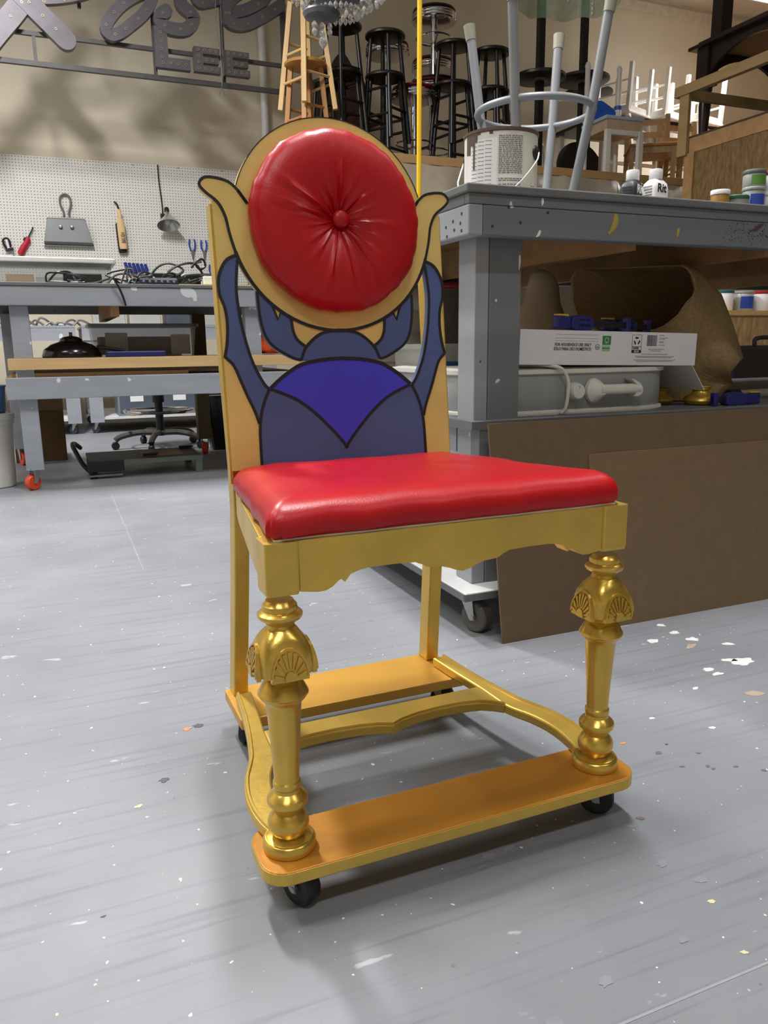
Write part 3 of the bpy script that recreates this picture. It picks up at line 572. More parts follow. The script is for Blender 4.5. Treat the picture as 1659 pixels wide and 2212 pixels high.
obj('feet', MB().box(-.2, .2, -.2, .2, 0, .006), M_rubber, ro)
cbx = thing('carton', 'long white cardboard carton with printed side lying on the roaster', 'box', (.965, 1.555, .6085), 0); cbx.rotation_euler = (0, radians(1.4), 0)
obj('carton_body', MB().box(.022, .545, 0, .25, 0, .080), mat('white_card', (220, 218, 224), .5, 0, .03), cbx, bevel=.0015)
obj('carton_flap', MB().loft([[(.545, .01, .003), (.545, .24, .003), (.545, .24, .001), (.545, .01, .001)], [(.60, .015, -.062), (.60, .23, -.062), (.598, .23, -.063), (.598, .015, -.063)]]), M_whp, cbx, fixn=True)
obj('carton_flap', MB().loft([[(.545, .01, .079), (.545, .24, .079), (.545, .24, .077), (.545, .01, .077)], [(.59, .05, .02), (.59, .24, .02), (.588, .24, .019), (.588, .05, .019)]]), M_hb if False else M_cream, cbx, fixn=True)
P = lambda x, z: TR(x, -.0006, z) @ RX(pi/2)
obj_txt = text('print_text', 'FOR HOUSEHOLD USE ONLY', .0098, M_dark, cbx, P(.117, .044), .80, .00008); text('print_text', 'SÓLO PARA USO DOMÉSTICO', .0098, M_dark, cbx, P(.114, .034), .80, .00008)
m = MB().ribbon(arc(.2385, .0425, .0062, 0, 2*pi*23/24, 24), .0009, V3(0), 0, -.0005, True); obj('ring_mark', m, M_dark, cbx, fixn=True); text('print_text', 'UL', .0075, M_dark, cbx, P(.2342, .0398), .9)
obj('green_mark', MB().prism([(.252,.048),(.277,.048),(.277,.069),(.252,.069)], V3(0), 0, -.0005), mat('green_ink', (54, 128, 66), .5), cbx, fixn=True); obj('green_mark', MB().prism([(.252,.033),(.275,.033),(.275,.0465),(.252,.0465)], V3(0), 0, -.0005), mat('pale_green_ink', (150, 182, 140), .5), cbx, fixn=True)
obj('green_mark', MB().prism([(.252,.039),(.275,.039),(.275,.0415),(.252,.0415)], V3(0), -.0004, -.0008), mat('green_ink', (54, 128, 66)), cbx, fixn=True)
m = MB().ribbon(arc(.2645, .0595, .0052, 0, 2*pi*15/16, 16), .0008, V3(0), -.0004, -.0009, True); obj('ring_mark', m, M_whp, cbx, fixn=True); text('print_text', 'ECO', .004, M_whp, cbx, TR(0, -.0006, 0) @ P(.2600, .051))
m = MB()
m.ribbon([(.341,.030),(.369,.030),(.369,.073),(.341,.073)], .0009, V3(0), 0, -.0005, True); m.prism([(.341,.030),(.369,.030),(.369,.037),(.341,.037)], V3(0), 0, -.0005); m.prism([(.341,.0445),(.369,.0445),(.369,.0455),(.341,.0455)], V3(0), 0, -.0005)
for k in range(3):
    c = (.355, .0585); a = pi/2 + k*2*pi/3
    m.prism([(c[0]+.0105*cos(a+d)*s, c[1]+.0105*sin(a+d)*s) for d, s in ((-.55, .95), (.35, .95), (.35, .62), (-.55, .55))], V3(0), 0, -.0005)
    m.prism([(c[0]+.0105*cos(a+d)*s, c[1]+.0105*sin(a+d)*s) for d, s in ((.35, 1.12), (.72, .8), (.35, .42))], V3(0), 0, -.0005)
obj('recycling_mark', m, M_dark, cbx, fixn=True)['kind'] = 'stuff'
text('print_text', 'PAPER', .0075, M_dark, cbx, P(.3430, .0385), .9, .0001); text('print_text', 'BOX', .0070, M_whp, cbx, TR(0, -.0005, 0) @ P(.3475, .0310), 1.0, .0001)
m = MB(); x = .386
while x < .417: w_ = rs.uniform(.0005, .0016); m.prism([(x, .047), (x+w_, .047), (x+w_, .073), (x, .073)], V3(0), 0, -.0004); x += w_ + rs.uniform(.0006, .0013)
obj('barcode', m, M_dark, cbx, fixn=True)['kind'] = 'stuff'
m = MB()
for (x, z, l) in ((.424,.072,.015),(.424,.066,.026),(.424,.063,.018),(.424,.057,.013),(.424,.0545,.014),(.424,.049,.018),(.391,.0385,.05),(.398,.0345,.033),(.372,.0265,.082),(.352,.0215,.122),(.358,.0185,.110),(.349,.0125,.130),(.357,.0095,.112)):
    e = x + l
    while x < e: d = rs.uniform(.003, .009); m.prism([(x, z), (min(x+d, e), z), (min(x+d, e), z+.0013), (x, z+.0013)], V3(0), 0, -.0004); x += d + .0012
for x0, x1, z in ((.117, .240, .0615), (.117, .240, .0555), (.117, .240, .0700)): m.prism([(x0, z), (x1, z), (x1, z+.0005), (x0, z+.0005)], V3(0), 0, -.0004)
obj('fine_print', m, M_ink, cbx, fixn=True)['kind'] = 'stuff'
M_cblue = mat('blue_clamp_plastic', (40, 42, 118), 0.45, 0, .15, 20); M_cyel = mat('yellow_rubber', (206, 172, 60), 0.5)
def clamp(label, loc, rot, L=.26, s=1.0):
    t = thing('bar_clamp', label, 'clamp', loc); t.rotation_euler = rot
    obj('bar', MB().box(-.02, L, -.003, .003, .008, .022), M_rubber, t)
    a = obj('trigger_body', MB().prism(smooth_pts([(.0,.0),(.055,.0),(.062,.012),(.058,.030),(.02,.034),(-.006,.028),(-.012,.012)], 2, True), lambda x, z, h: (x, h, z), -.013, .013), M_cblue, t, fixn=True, bevel=.003)
    m = MB()
    for i in range(2):
        for j in range(2): m.box(.012+.022*i, .028+.022*i, -.0136, -.0128, .008+.013*j, .0125+.013*j)
    obj('grip_slot', m, M_black, a)
    obj('jaw', MB().prism([(-.055,.002),(-.012,.002),(-.012,.028),(-.055,.031)], lambda x, z, h: (x, h, z), -.010, .010), M_cblue, t, fixn=True, bevel=.003)
    obj('jaw_pad', MB().box(-.052, -.02, -.009, .009, .0305, .035), M_cyel, t, bevel=.001)
    obj('fixed_jaw', MB().box(L-.015, L, -.008, .008, .0, .034), M_cblue, t, bevel=.002)
    return t
clamp('blue bar clamp lying on the white carton front edge', (1.150, 1.585, .6865), (0, radians(1.4), radians(10)), .2)
clamp('blue bar clamp lying behind the front clamp on carton', (1.36, 1.68, .6815), (0, radians(1.4), radians(8)), .12)
t = clamp('blue clamp with yellow jaw lying on the shelf by gold vases', (1.685, 1.56, .489), (0, 0, radians(178)), .10)
# burlap sack with open mouth
M_burl = mat('burlap', (168, 142, 100), 0.85, 0, .22, 120, 0.5, (1, 1, 1), bscale=260)
def sack():
    spec = [((1.70, 1.86, .492), (.165, .15), (0, 0, 1)), ((1.715, 1.86, .53), (.19, .165), (0, 0, 1)), ((1.715, 1.85, .60), (.185, .165), (-.1, -.05, 1)), ((1.69, 1.84, .67), (.175, .160), (-.3, -.1, 1)),
            ((1.64, 1.83, .73), (.165, .155), (-.6, -.2, .9)), ((1.57, 1.82, .765), (.155, .150), (-.9, -.45, .75)), ((1.51, 1.80, .785), (.158, .135), (-.9, -.7, .55)), ((1.475, 1.775, .792), (.163, .128), (-.75, -.9, .42))]
    loops = []; n = 40
    for k, (c, (ra, rb), nn) in enumerate(spec):
        nn = Vector(nn).normalized(); a = Vector((0, 0, 1)).cross(nn); a = Vector((1, 0, 0)) if a.length < .05 else a.normalized()
        if a.x < 0: a = -a
        b = nn.cross(a); L = []
        for j in range(n):
            q = 2*pi*j/n; wob = 1 + .035*sin(3*q + k) + .025*sin(7*q - k*.7) + .012*sin(13*q + k*1.3)
            p = Vector(c) + a*ra*cos(q)*wob + b*rb*sin(q)*wob; p.z = max(p.z, .4905); p.z = min(p.z, .858); L.append(tuple(p))
        loops.append(L)
    inner = []
    for k in (7, 6, 5, 4, 3):
        c = Vector(spec[k][0]); inner.append([tuple(c + (Vector(p) - c)*.965) for p in loops[k]])
    return MB().loft(loops + inner)
tag(obj('burlap_sack', sack(), M_burl, smooth=True, fixn=True), 'brown burlap sack slumped open under the workbench', 'sack')
def vase(label, x, y, s=1.0):
    t = thing('vase', label, 'vase', (x, y, .489)); 
    obj('vase_body', MB().lathe([(r*s, z*s) for r, z in ((.030, 0), (.040, .004), (.044, .012), (.041, .020), (.030, .026), (.022, .032), (.020, .037), (.024, .040), (.026, .043), (.024, .046))], 30), M_gold, t, smooth=True)
    obj('vase_mouth', MB().lathe([(.026*s, .0455*s), (.0275*s, .048*s), (.026*s, .050*s)], 30), M_gold, t, smooth=True)
vase('squat gold turned vase nearer the clamp on the shelf', 1.60, 1.62); vase('squat gold turned vase half behind the roaster', 1.535, 1.70, .8)
t = thing('clear_tube', 'clear plastic tube with black end on the shelf', 'tube', (1.9, 1.72, .489)); obj('tube_wall', MB().cyl((-.06, 0, .013), (.16, .03, .013), .0125, n=16), mat('clear_plastic', (180, 176, 168), .2, 0, .05, alpha=.55), t, smooth=True); obj('tube_cap', MB().cyl((-.10, -.006, .0145), (-.06, 0, .0145), .0145, n=16), M_rubber, t, smooth=True)
# pale foam cone, soft white foam bundle and taped bin on the shelf
M_foam = mat('pale_foam', (188, 172, 150), 0.8, 0, .1, 14, .3); M_fw = mat('white_foam', (196, 192, 184), 0.8, 0, .08, 10, .2)
t = thing('foam_form', 'pale cone shaped foam form behind the white carton', 'foam form', (1.33, 2.0, .489)); obj('cone_body', MB().loft([[(rx*cos(q)+ox, .8*rx*sin(q), z) for q in [2*pi*i/24 for i in range(24)]] for rx, ox, z in ((.11,0,0),(.112,0,.08),(.105,0,.18),(.085,.0,.24),(.058,.012,.28),(.048,.015,.33),(.036,.012,.36),(.012,.008,.375))]), M_foam, t, smooth=True, fixn=True); obj('cone_foot', MB().lathe([(.118, 0), (.12, .004), (.118, .008)], 24), M_foam, t)
t = thing('foam_bundle', 'white foam bundle seen through the scarab back opening', 'foam', (1.12, 2.42, .489))
for k, (dx, dz, r, a) in enumerate(((0, .05, .06, .2), (.05, .135, .07, .5), (-.03, .22, .065, -.3), (.06, .30, .055, .2))):
    m = MB(); m.M = TR(dx, 0, dz) @ RY(a); m.loft([[(x, .8*r*f*cos(q), r*f*sin(q)*.75) for q in [2*pi*i/18 for i in range(18)]] for x, f in ((-.15, .3), (-.14, .75), (-.09, 1), (0, 1.05), (.09, 1), (.14, .75), (.15, .3))]); obj('foam_roll', m, M_fw, t, smooth=True, fixn=True)
M_clear = mat('cloudy_plastic', (186, 188, 182), 0.3, 0, .06, 6, alpha=.75)
t = thing('plastic_bin', 'cloudy plastic bin marked with blue tape on the bench shelf', 'bin', (1.02, 2.0, .489)); m = MB().loft([rrz for rrz in [[(x, y, z) for x, y in rrect(-w, w, -.11, .11, .02, 4)] for w, z in ((.095,0),(.10,.01),(.108,.15),(.112,.155))]]); obj('bin_body', m, M_clear, t, smooth=True, fixn=True); obj('tape', MB().prism([(-.055,.095),(.075,.09),(.075,.118),(-.055,.122)], V3(-.1105), 0, -.001), mat('blue_tape', (22, 84, 140), .5), t, fixn=True); obj('bin_lid', MB().loft([[(x, y, z) for x, y in rrect(-.116, .116, -.116, .116, .02, 4)] for z in (.155, .168)]), M_clear, t, fixn=True)
t = thing('drum_shade', 'dark round shade with red rim behind the bench leg', 'shade', (1.30, 2.46, .489)); obj('shade_wall', MB().lathe([(.13, 0), (.15, .01), (.15, .34), (.145, .36)], 36), mat('taupe_fabric', (92, 84, 76), .8, 0, .1), t, smooth=True); obj('shade_rim', MB().tube([(.15*cos(2*pi*i/32), .15*sin(2*pi*i/32), .352) for i in range(32)], .008, 8, closed=True), mat('red_trim', (160, 30, 40), .5), t, smooth=True)
# paint shelf further back, with cans
ps = thing('paint_shelf', 'bare wood shelf holding small paint tubs beyond the workbench', 'shelf', (3.30, 3.30, 0))
obj('shelf_board', MB().box(0, 1.05, 0, .35, .79, .815), M_pine, ps); obj('shelf_board', MB().box(0, 1.05, 0, .35, .30, .325), M_pine, ps)
for x in (0, 1.01): obj('upright', MB().box(x, x+.04, .31, .35, 0, 1.02), M_pined, ps); obj('upright', MB().box(x, x+.04, .0, .04, 0, .79), M_pined, ps)
M_teal = mat('teal_lid', (40, 110, 110), .4); M_redl = mat('red_lid', (178, 40, 36), .4)
for i, (lab, x, r, h, m, lid, band) in enumerate((('white tub with teal lid on the wood shelf', .19, .055, .10, M_whp, M_teal, None), ('clear tub with blue label on the wood shelf', .34, .055, .10, M_clear, M_clear, M_blb), ('white tub with red lid on the wood shelf', .48, .055, .10, M_whp, M_redl, None), ('white tub with maroon lid at the shelf end', .63, .055, .10, M_whp, mat('maroon_lid', (110, 30, 40), .4), M_brl))):
    jar('paint_tub', lab, 3.30+x, 3.42, .815, r, h, m, lid, .012, band)
t = thing('drill_case', 'black tool case on the lower wood shelf', 'case', (3.75, 3.42, .325)); obj('case_body', MB().box(-.25, .25, -.09, .12, 0, .30), M_rubber, t, bevel=.02); obj('case_handle', MB().tube(smooth_pts([(-.08, -.08, .30), (-.07, -.08, .34), (.07, -.08, .34), (.08, -.08, .30)], 4), .012, 8), M_rubber, t, smooth=True)
# yellow hose hanging behind the bench
M_yhose = mat('yellow_hose', (226, 182, 22), 0.4, 0, .05)
t = thing('air_hose', 'straight yellow air hose hanging from the ceiling', 'hose', (1.425, 3.0, 0)); obj('hose', MB().tube([(-.015, 0, .20), (0, 0, 2.2), (.01, 0, 4.44)], .0095, 10), M_yhose, t, smooth=True); obj('fitting', MB().cyl((-.015, 0, .12), (-.015, 0, .2), .011, n=10), M_zinc, t, smooth=True); obj('ceiling_mount', MB().cyl((.01, 0, 4.42), (.01, 0, 4.47), .03, n=12), M_zinc, t)
# ---------------------------------------------------------------- pegboard wall and left-hand bench
def peg_mat():
    m = bpy.data.materials.new('pegboard_holes'); m.use_nodes = True; nt = m.node_tree; N = nt.nodes; Lk = nt.links; b = N['Principled BSDF']
    tc = N.new('ShaderNodeTexCoord'); sx = N.new('ShaderNodeSeparateXYZ'); Lk.new(tc.outputs['Object'], sx.inputs[0]); d = []
    for ax in ('X', 'Z'):
        a = N.new('ShaderNodeMath'); a.operation = 'DIVIDE'; a.inputs[1].default_value = .0254; Lk.new(sx.outputs[ax], a.inputs[0])
        f = N.new('ShaderNodeMath'); f.operation = 'FRACT'; Lk.new(a.outputs[0], f.inputs[0])
        s = N.new('ShaderNodeMath'); s.operation = 'SUBTRACT'; s.inputs[1].default_value = .5; Lk.new(f.outputs[0], s.inputs[0])
        p = N.new('ShaderNodeMath'); p.operation = 'MULTIPLY'; Lk.new(s.outputs[0], p.inputs[0]); Lk.new(s.outputs[0], p.inputs[1]); d.append(p)
    ad = N.new('ShaderNodeMath'); Lk.new(d[0].outputs[0], ad.inputs[0]); Lk.new(d[1].outputs[0], ad.inputs[1])
    lt = N.new('ShaderNodeMath'); lt.operation = 'LESS_THAN'; lt.inputs[1].default_value = .025; Lk.new(ad.outputs[0], lt.inputs[0])
    mx = N.new('ShaderNodeMix'); mx.data_type = 'RGBA'; mx.inputs['A'].default_value = (*lin((224, 222, 216)), 1); mx.inputs['B'].default_value = (*lin((70, 66, 62)), 1)
    Lk.new(lt.outputs[0], mx.inputs['Factor']); Lk.new(mx.outputs['Result'], b.inputs['Base Color']); b.inputs['Roughness'].default_value = .45
    return m
PW = 7.925
for i, (x0, x1) in enumerate(((-3.0, -.57), (-.568, 1.87))):
    t = tag(obj('pegboard', MB().box(0, x1-x0, 0, .006, 0, 1.22), peg_mat()), ('white pegboard panel left of the tools' if i == 0 else 'white pegboard panel with hanging tools on back wall'), 'pegboard'); t.location = (x0, PW, 1.08)
    for k in range(6):
        obj('screw_head', MB().lathe([(.008, 0), (.006, .003)], 8, (.2 + k*(x1-x0-.4)/5, -.0005, 1.205), RX(pi/2)), M_zinc, t)
FB = PW - .002
def hang(name, label, cat, x, z, dy=0.0, group=None): return thing(name, label, cat, (x, FB - dy, z), 0, group)
# dustpan
M_steel = mat('dull_steel', (116, 118, 120), 0.45, 0.35, .08, 3)
t = hang('dustpan', 'wide grey metal dustpan hanging on the pegboard', 'dustpan', .25, 1.55)
obj('pan', MB().loft([[(-.212, -.012, 0), (.209, -.012, 0), (.209, -.002, 0), (-.212, -.002, 0)], [(-.207, -.075, .03), (.203, -.075, .03), (.2, -.004, .03), (-.2, -.004, .03)], [(-.165, -.05, .232), (.150, -.05, .232), (.150, -.004, .232), (-.165, -.004, .232)]]), M_steel, t, fixn=True, bevel=.004)
obj('lip', MB().cyl((-.213, -.03, .006), (.21, -.03, .006), .008, n=8), M_zinc, t, smooth=True); obj('rolled_edge', MB().cyl((-.167, -.045, .236), (.152, -.045, .236), .008, n=8), M_zinc, t, smooth=True)
obj('loop_handle', MB().tube(smooth_pts([(-.03, -.02, .235), (-.022, -.02, .29), (-.045, -.02, .36), (-.04, -.02, .42), (0, -.02, .445), (.038, -.02, .42), (.042, -.02, .36), (.020, -.02, .29), (.03, -.02, .235)], 5), .009, 8), M_steel, t, smooth=True)
for dx in (-.06, .035): obj('rivet', MB().lathe([(.016, 0), (.012, .008), (.004, .01)], 10, (dx, -.073, .16), RX(pi/2)), M_zinc, t, smooth=True)
# hand brush
t = hang('hand_brush', 'black bristled hand brush with blond wooden handle on pegboard', 'brush', .715, 1.51, .0); t.rotation_euler = (0, radians(-2.5), 0)
M_blond = mat('blond_wood', (222, 190, 140), 0.5, 0, .08, 10, 0, (3, 3, .5))
obj('handle', MB().loft([[(w*cos(q), -.055 + .012*sin(q), z) for q in [2*pi*i/12 for i in range(12)]] for w, z in ((.030, .03), (.034, .05), (.034, .24), (.026, .28), (.016, .31), (.018, .36), (.014, .375))]), M_blond, t, smooth=True, fixn=True)
obj('bristles', MB().box(-.044, .030, -.048, -.003, 0, .26), mat('black_bristle', (28, 26, 25), .8, 0, .3, 60, .5), t, bevel=.012)
obj('hang_strap', MB().tube(smooth_pts([(0, -.05, .37), (-.008, -.03, .42), (-.03, -.015, .445)], 3), .008, 6), M_rubber, t, smooth=True)
text('handle_mark', 'BRUSH', .05, M_dark, t, TR(.012, -.0685, .08) @ RX(pi/2) @ RZ(pi/2) @ TR(0, -.012, 0), .62)
# clamp lamp
t = hang('clamp_lamp', 'silver clamp lamp on a black cord hanging on pegboard', 'lamp', 1.09, 1.70)
obj('cord', MB().tube(smooth_pts([(-.014, -.004, .60), (-.012, -.006, .45), (.0, -.012, .25), (.0, -.012, .17)], 4), .006, 6), M_rubber, t, smooth=True)
obj('clamp_joint', MB().box(-.022, .012, -.04, -.005, .135, .17), M_rubber, t, bevel=.004)
R = TR(.03, -.11, .12) @ RX(radians(-24)); m = MB(); m.M = R; m.lathe([(.022, .055), (.022, .03), (.035, .012), (.075, -.03), (.105, -.075), (.102, -.075), (.07, -.028), (.03, .010)], 28, cap=False); obj('reflector', m, mat('lamp_aluminium', (186, 188, 184), .28, .85, .06), t, smooth=True)
m = MB(); m.M = R; m.lathe([(.021, .05), (.023, .06), (.023, .095), (.018, .105)], 16); obj('lamp_socket', m, M_rubber, t, smooth=True); m = MB(); m.M = R; m.lathe([(.012, .02), (.03, -.02), (.032, -.04), (.018, -.06), (.005, -.066)], 16); obj('bulb', m, M_ivory, t, smooth=True)
obj('arm', MB().tube([(.0, -.03, .15), (.03, -.10, .17)], .008, 6), M_rubber, t)
# lighter, small spring clamp, pliers, screwdrivers
t = hang('utility_lighter', 'red long-necked lighter tucked on the pegboard', 'lighter', -.10, 1.585, .012); t.rotation_euler = (0, radians(29), 0)
obj('lighter_body', MB().loft([[(w*cos(q)+o, .012*sin(q)-.012, z) for q in [2*pi*i/12 for i in range(12)]] for w, o, z in ((.018, 0, -.135), (.026, 0, -.12), (.026, 0, -.06), (.022, .006, -.02), (.026, .004, .02), (.012, 0, .035))]), mat('red_plastic', (182, 24, 50), .35), t, smooth=True, fixn=True); obj('lighter_neck', MB().cyl((0, -.012, .03), (0, -.012, .135), .006, n=8), M_rubber, t, smooth=True); obj('trigger', MB().box(-.03, -.014, -.02, -.004, -.01, .02), M_rubber, t, bevel=.003)
t = hang('spring_tool', 'small black strap wrench hanging at the pegboard edge', 'tool', -.255, 1.545, .0); t.rotation_euler = (0, radians(-14), 0)
obj('tool_band', MB().tube(smooth_pts([(-.02, -.02, -.03), (-.028, -.03, .02), (-.02, -.03, .05), (.01, -.03, .055), (.024, -.03, .03), (.016, -.025, -.02)], 4), .009, 8), M_rubber, t, smooth=True); obj('tool_bar', MB().box(-.03, .035, -.034, -.01, -.05, -.028), M_rubber, t, bevel=.003); obj('tool_pin', MB().cyl((.02, -.02, -.05), (.02, -.02, -.10), .006, n=8), M_zinc, t); obj('tool_sleeve', MB().cyl((-.002, -.028, -.028), (.004, -.028, .045), .012, n=10), M_whp, t, smooth=True)
M_bgrip = mat('blue_grip', (44, 74, 158), .45, 0, .1)
def plier(label, x, z, s=1.0, par=None):
    t = hang('pliers', label, 'pliers', x, z, .0, 'blue handled pliers on the pegboard'); t.scale = (s,)*3
    for k in (-1, 1): obj('handle', MB().tube(smooth_pts([(k*.008, -.015, .0), (k*.022, -.015, .03), (k*.028, -.015, .07), (k*.022, -.015, .11)], 4), [.005]*1 + [.008]*12, 8), M_bgrip, t, smooth=True)
    obj('jaws', MB().prism([(-.014, .005), (.014, .005), (.012, -.02), (.004, -.075), (-.004, -.075), (-.012, -.02)], V3(-.015), -.006, .006), M_steel, t, fixn=True)
plier('leftmost blue handled pliers hanging on the pegboard', 1.345, 1.545); plier('middle blue handled pliers hanging on the pegboard', 1.455, 1.545, .95); plier('larger blue handled pliers beside the chair post', 1.55, 1.56, 1.25); plier('lower blue handled pliers beside the chair post', 1.52, 1.33, .9)
t0 = None
for i, nm in enumerate(('leftmost', 'second', 'third', 'fourth', 'fifth', 'rightmost')):
    t = hang('screwdriver', nm + ' blue handled screwdriver in the row by the brush', 'screwdriver', .73 + i*.036, 1.375 - .002*i, .025, 'blue screwdrivers in a row'); t.rotation_euler = (0, radians(-14), 0)
    obj('handle', MB().lathe([(.010, -.045), (.015, -.04), (.0165, 0), (.013, .03), (.016, .045), (.010, .052)], 10), mat('blue_driver_handle', (38, 56, 140), .35), t, smooth=True); obj('shank', MB().cyl((0, 0, -.045), (0, 0, -.15), .004, n=6), mat('copper_shank', (150, 96, 76), .4, .6), t)
t = thing('tool_rail', 'slim rail holding the screwdriver row on pegboard', 'rail', (.70, FB - .035, 1.27)); obj('rail_bar', MB().box(-.01, .26, 0, .033, 0, .018), M_ivory, t); obj('rail_hook', MB().box(-.012, .0, 0, .034, .018, .05), M_zinc, t); obj('rail_hook', MB().box(.25, .262, 0, .034, .018, .05), M_zinc, t)
# the grey bench with orange casters
lb = thing('workbench', 'grey painted workbench on orange casters in front of the pegboard', 'workbench', (0, 3.93, 0))
LX0, LX1, LD = -.30, 1.22, 1.05
obj('bench_top', MB().box(LX0, LX1, -.006, LD, .930, .945), M_ply, lb, bevel=.002)
obj('apron_board', MB().box(LX0, LX1, 0, .038, .845, .9295), M_greyl, lb, bevel=.003); obj('apron_board', MB().box(LX0, LX1, LD-.038, LD, .845, .9295), M_greyl, lb)
obj('apron_board', MB().box(LX0, LX0+.038, .039, LD-.039, .845, .9295), M_greyl, lb); obj('apron_board', MB().box(LX1-.038, LX1, .039, LD-.039, .845, .9295), M_greyl, lb)
obj('joist', MB().box(.28, .318, .04, LD-.04, .80, .928), M_pined, lb); obj('underside', MB().box(LX0+.04, LX1-.04, .04, LD-.04, .924, .9295), mat('raw_plywood', (120, 84, 52), .7), lb)
obj('rail_board', MB().box(-.196, 1.20, 0, .037, .428, .527), M_greyl, lb, bevel=.003); obj('rail_board', MB().box(-.22, 1.20, LD-.07, LD-.033, .428, .527), M_greyl, lb)
obj('lower_shelf', MB().box(-.196, 1.20, .038, LD-.07, .505, .527), M_pined, lb)
M_olive = mat('olive_lumber', (96, 84, 50), .65, 0, .15, 5, 0, (3, 3, .4))
for (x, y, m_) in ((-.152, .038, M_greyl), (.915, .038, M_greyl), (-.235, LD-.11, M_greyl), (.80, LD-.11, M_olive)): obj('leg', MB().box(x, x+.078, y, y+.076, .097, .845), m_, lb, bevel=.002)
M_orw = mat('orange_wheel', (214, 72, 36), .45, 0, .08)
for (x, y, a) in ((-.118, .085, -2.4), (.95, .08, -.6), (-.20, LD-.06, -1.2), (.845, LD-.06, -1.9)): caster('caster', lb, x, y, .097, .037, .030, a, M_orw)
blob('paint_drip', [(.62,.938),(.625,.915),(.66,.900),(.668,.87)], .05, M_whb, lb, -.0005, .0006); blob('paint_drip', [(.38,.935),(.39,.925),(.40,.915)], .03, M_whb, lb, -.0005, .0006)
# boards on its lower shelf
t = tag(obj('oak_board', MB().box(-.18, 1.18, 3.945, 4.30, .5605, .611), mat('oak', (206, 172, 122), .5, 0, .12, 5, 0, (.5, 4, 8)), bevel=.002), 'long oak board lying on the lower shelf of the pegboard bench', 'board')
t = tag(obj('plank', MB().box(-.17, .62, 3.97, 4.30, .528, .545), M_pined), 'dark thin plank under the oak board', 'board'); tag(obj('plank', MB().box(-.14, .98, 3.98, 4.29, .5455, .560), mat('walnut_plank', (98, 74, 56), .6, 0, .2, 5, 0, (.5, 4, 4))), 'brown middle plank between the oak board and dark plank', 'board')
t = thing('lamp_dome', 'glossy black dome lampshade on the oak board', 'lampshade', (.10, 4.16, .611)); M_gblk = mat('gloss_black', (20, 20, 21), .18, 0, .1)
obj('dome', MB().lathe([(.135, 0), (.138, .008), (.128, .038), (.095, .062), (.055, .076), (.045, .078)], 36), M_gblk, t, smooth=True); obj('dome_collar', MB().lathe([(.052, .077), (.05, .088), (.032, .098), (.012, .102)], 20), M_gblk, t, smooth=True); obj('dome_stem', MB().cyl((0, 0, .10), (0, 0, .12), .008, n=8), M_steel, t)
t = thing('storage_tote', 'clear storage tote with dark contents on the bench lower shelf', 'tote', (.47, 4.52, .611))
M_tote = mat('clear_tote', (176, 178, 172), .25, 0, .05, 4, alpha=.42)
obj('tote_body', MB().loft([[(x, y, z) for x, y in rrect(-w, w, -.17, .17, .03, 4)] for w, z in ((.25, 0), (.265, .14), (.272, .15))]), M_tote, t, smooth=True, fixn=True); obj('tote_lid', MB().loft([[(x, y, z) for x, y in rrect(-.28, .28, -.18, .18, .03, 4)] for z in (.150, .166)]), mat('smoke_lid', (96, 98, 98), .3, 0, .1, alpha=.8), t, fixn=True)

def inside(name, label, cat, mb, m, loc): o = tag(obj(name, mb, m, fixn=True), label, cat); o.location = loc
inside('cloth_bundle', 'maroon cloth bundle inside the clear tote on the lower shelf', 'cloth', MB().loft([[(x, y, z) for x, y in rrect(-.225, .225, -.12, .14, .02, 3)] for z in (.008, .10)]), mat('maroon_cloth', (92, 40, 46), .8, 0, .4, 12, .4), (.47, 4.52, .611))
inside('paper_stack', 'white paper upright at the right in the lower tote', 'paper', MB().box(.13, .23, -.16, -.145, .008, .11), M_whp, (.47, 4.52, .611)); inside('paper_stack', 'grey paper upright at the left in the lower tote', 'paper', MB().box(-.20, -.09, -.16, -.145, .008, .12), M_whb, (.47, 4.52, .611))
t = thing('plastic_tray', 'long blue plastic tray beside the dome lampshade', 'tray', (.36, 4.10, .611)); obj('tray_body', MB().box(-.11, .17, -.04, .04, 0, .028), mat('blue_tray', (28, 36, 110), .4), t, bevel=.006); obj('tray_handle', MB().tube([(-.15, 0, .05), (-.02, .0, .03)], .008, 8), M_rubber, t)
t = tag(obj('orange_bag', MB().loft([[((.09+.02*sin(5*q+k))*f*cos(q), .07*f*sin(q), z + .008*sin(7*q+k)) for q in [2*pi*i/22 for i in range(22)]] for k, (f, z) in enumerate(((.8, .012), (1.05, .025), (1.1, .06), (.9, .09), (.6, .115), (.3, .125)))]), mat('orange_vinyl', (206, 78, 22), .35, 0, .3, 16, .4), smooth=True, fixn=True), 'crumpled orange bag on the oak board behind the chair', 'bag'); t.location = (1.075, 4.08, .612)
# on the bench top
tt = thing('storage_tote', 'clear tote with white lid on the pegboard bench top', 'tote', (.05, 4.40, .945))
obj('tote_body', MB().loft([[(x, y, z) for x, y in rrect(-w, w, -.165, .165, .03, 4)] for w, z in ((.255, 0), (.272, .11), (.276, .115))]), M_tote, tt, smooth=True, fixn=True); obj('tote_lid', MB().loft([[(x, y, z) for x, y in rrect(-.292, .292, -.185, .185, .03, 4)] for z in (.115, .138)]), M_white, tt, fixn=True, bevel=.004)
inside('kraft_box', 'kraft box inside the white lidded tote', 'box', MB().box(-.21, -.09, -.14, .05, .006, .06), M_pine, (.05, 4.40, .945)); inside('teal_pouch', 'teal pouch inside the white lidded tote', 'pouch', MB().box(.07, .20, -.13, .1, .006, .06), mat('teal_box', (120, 160, 165), .6), (.05, 4.40, .945)); inside('white_packet', 'white packet in the middle of the white lidded tote', 'packet', MB().box(-.08, .06, -.12, .1, .006, .05), M_whp, (.05, 4.40, .945))
m_c = MB()
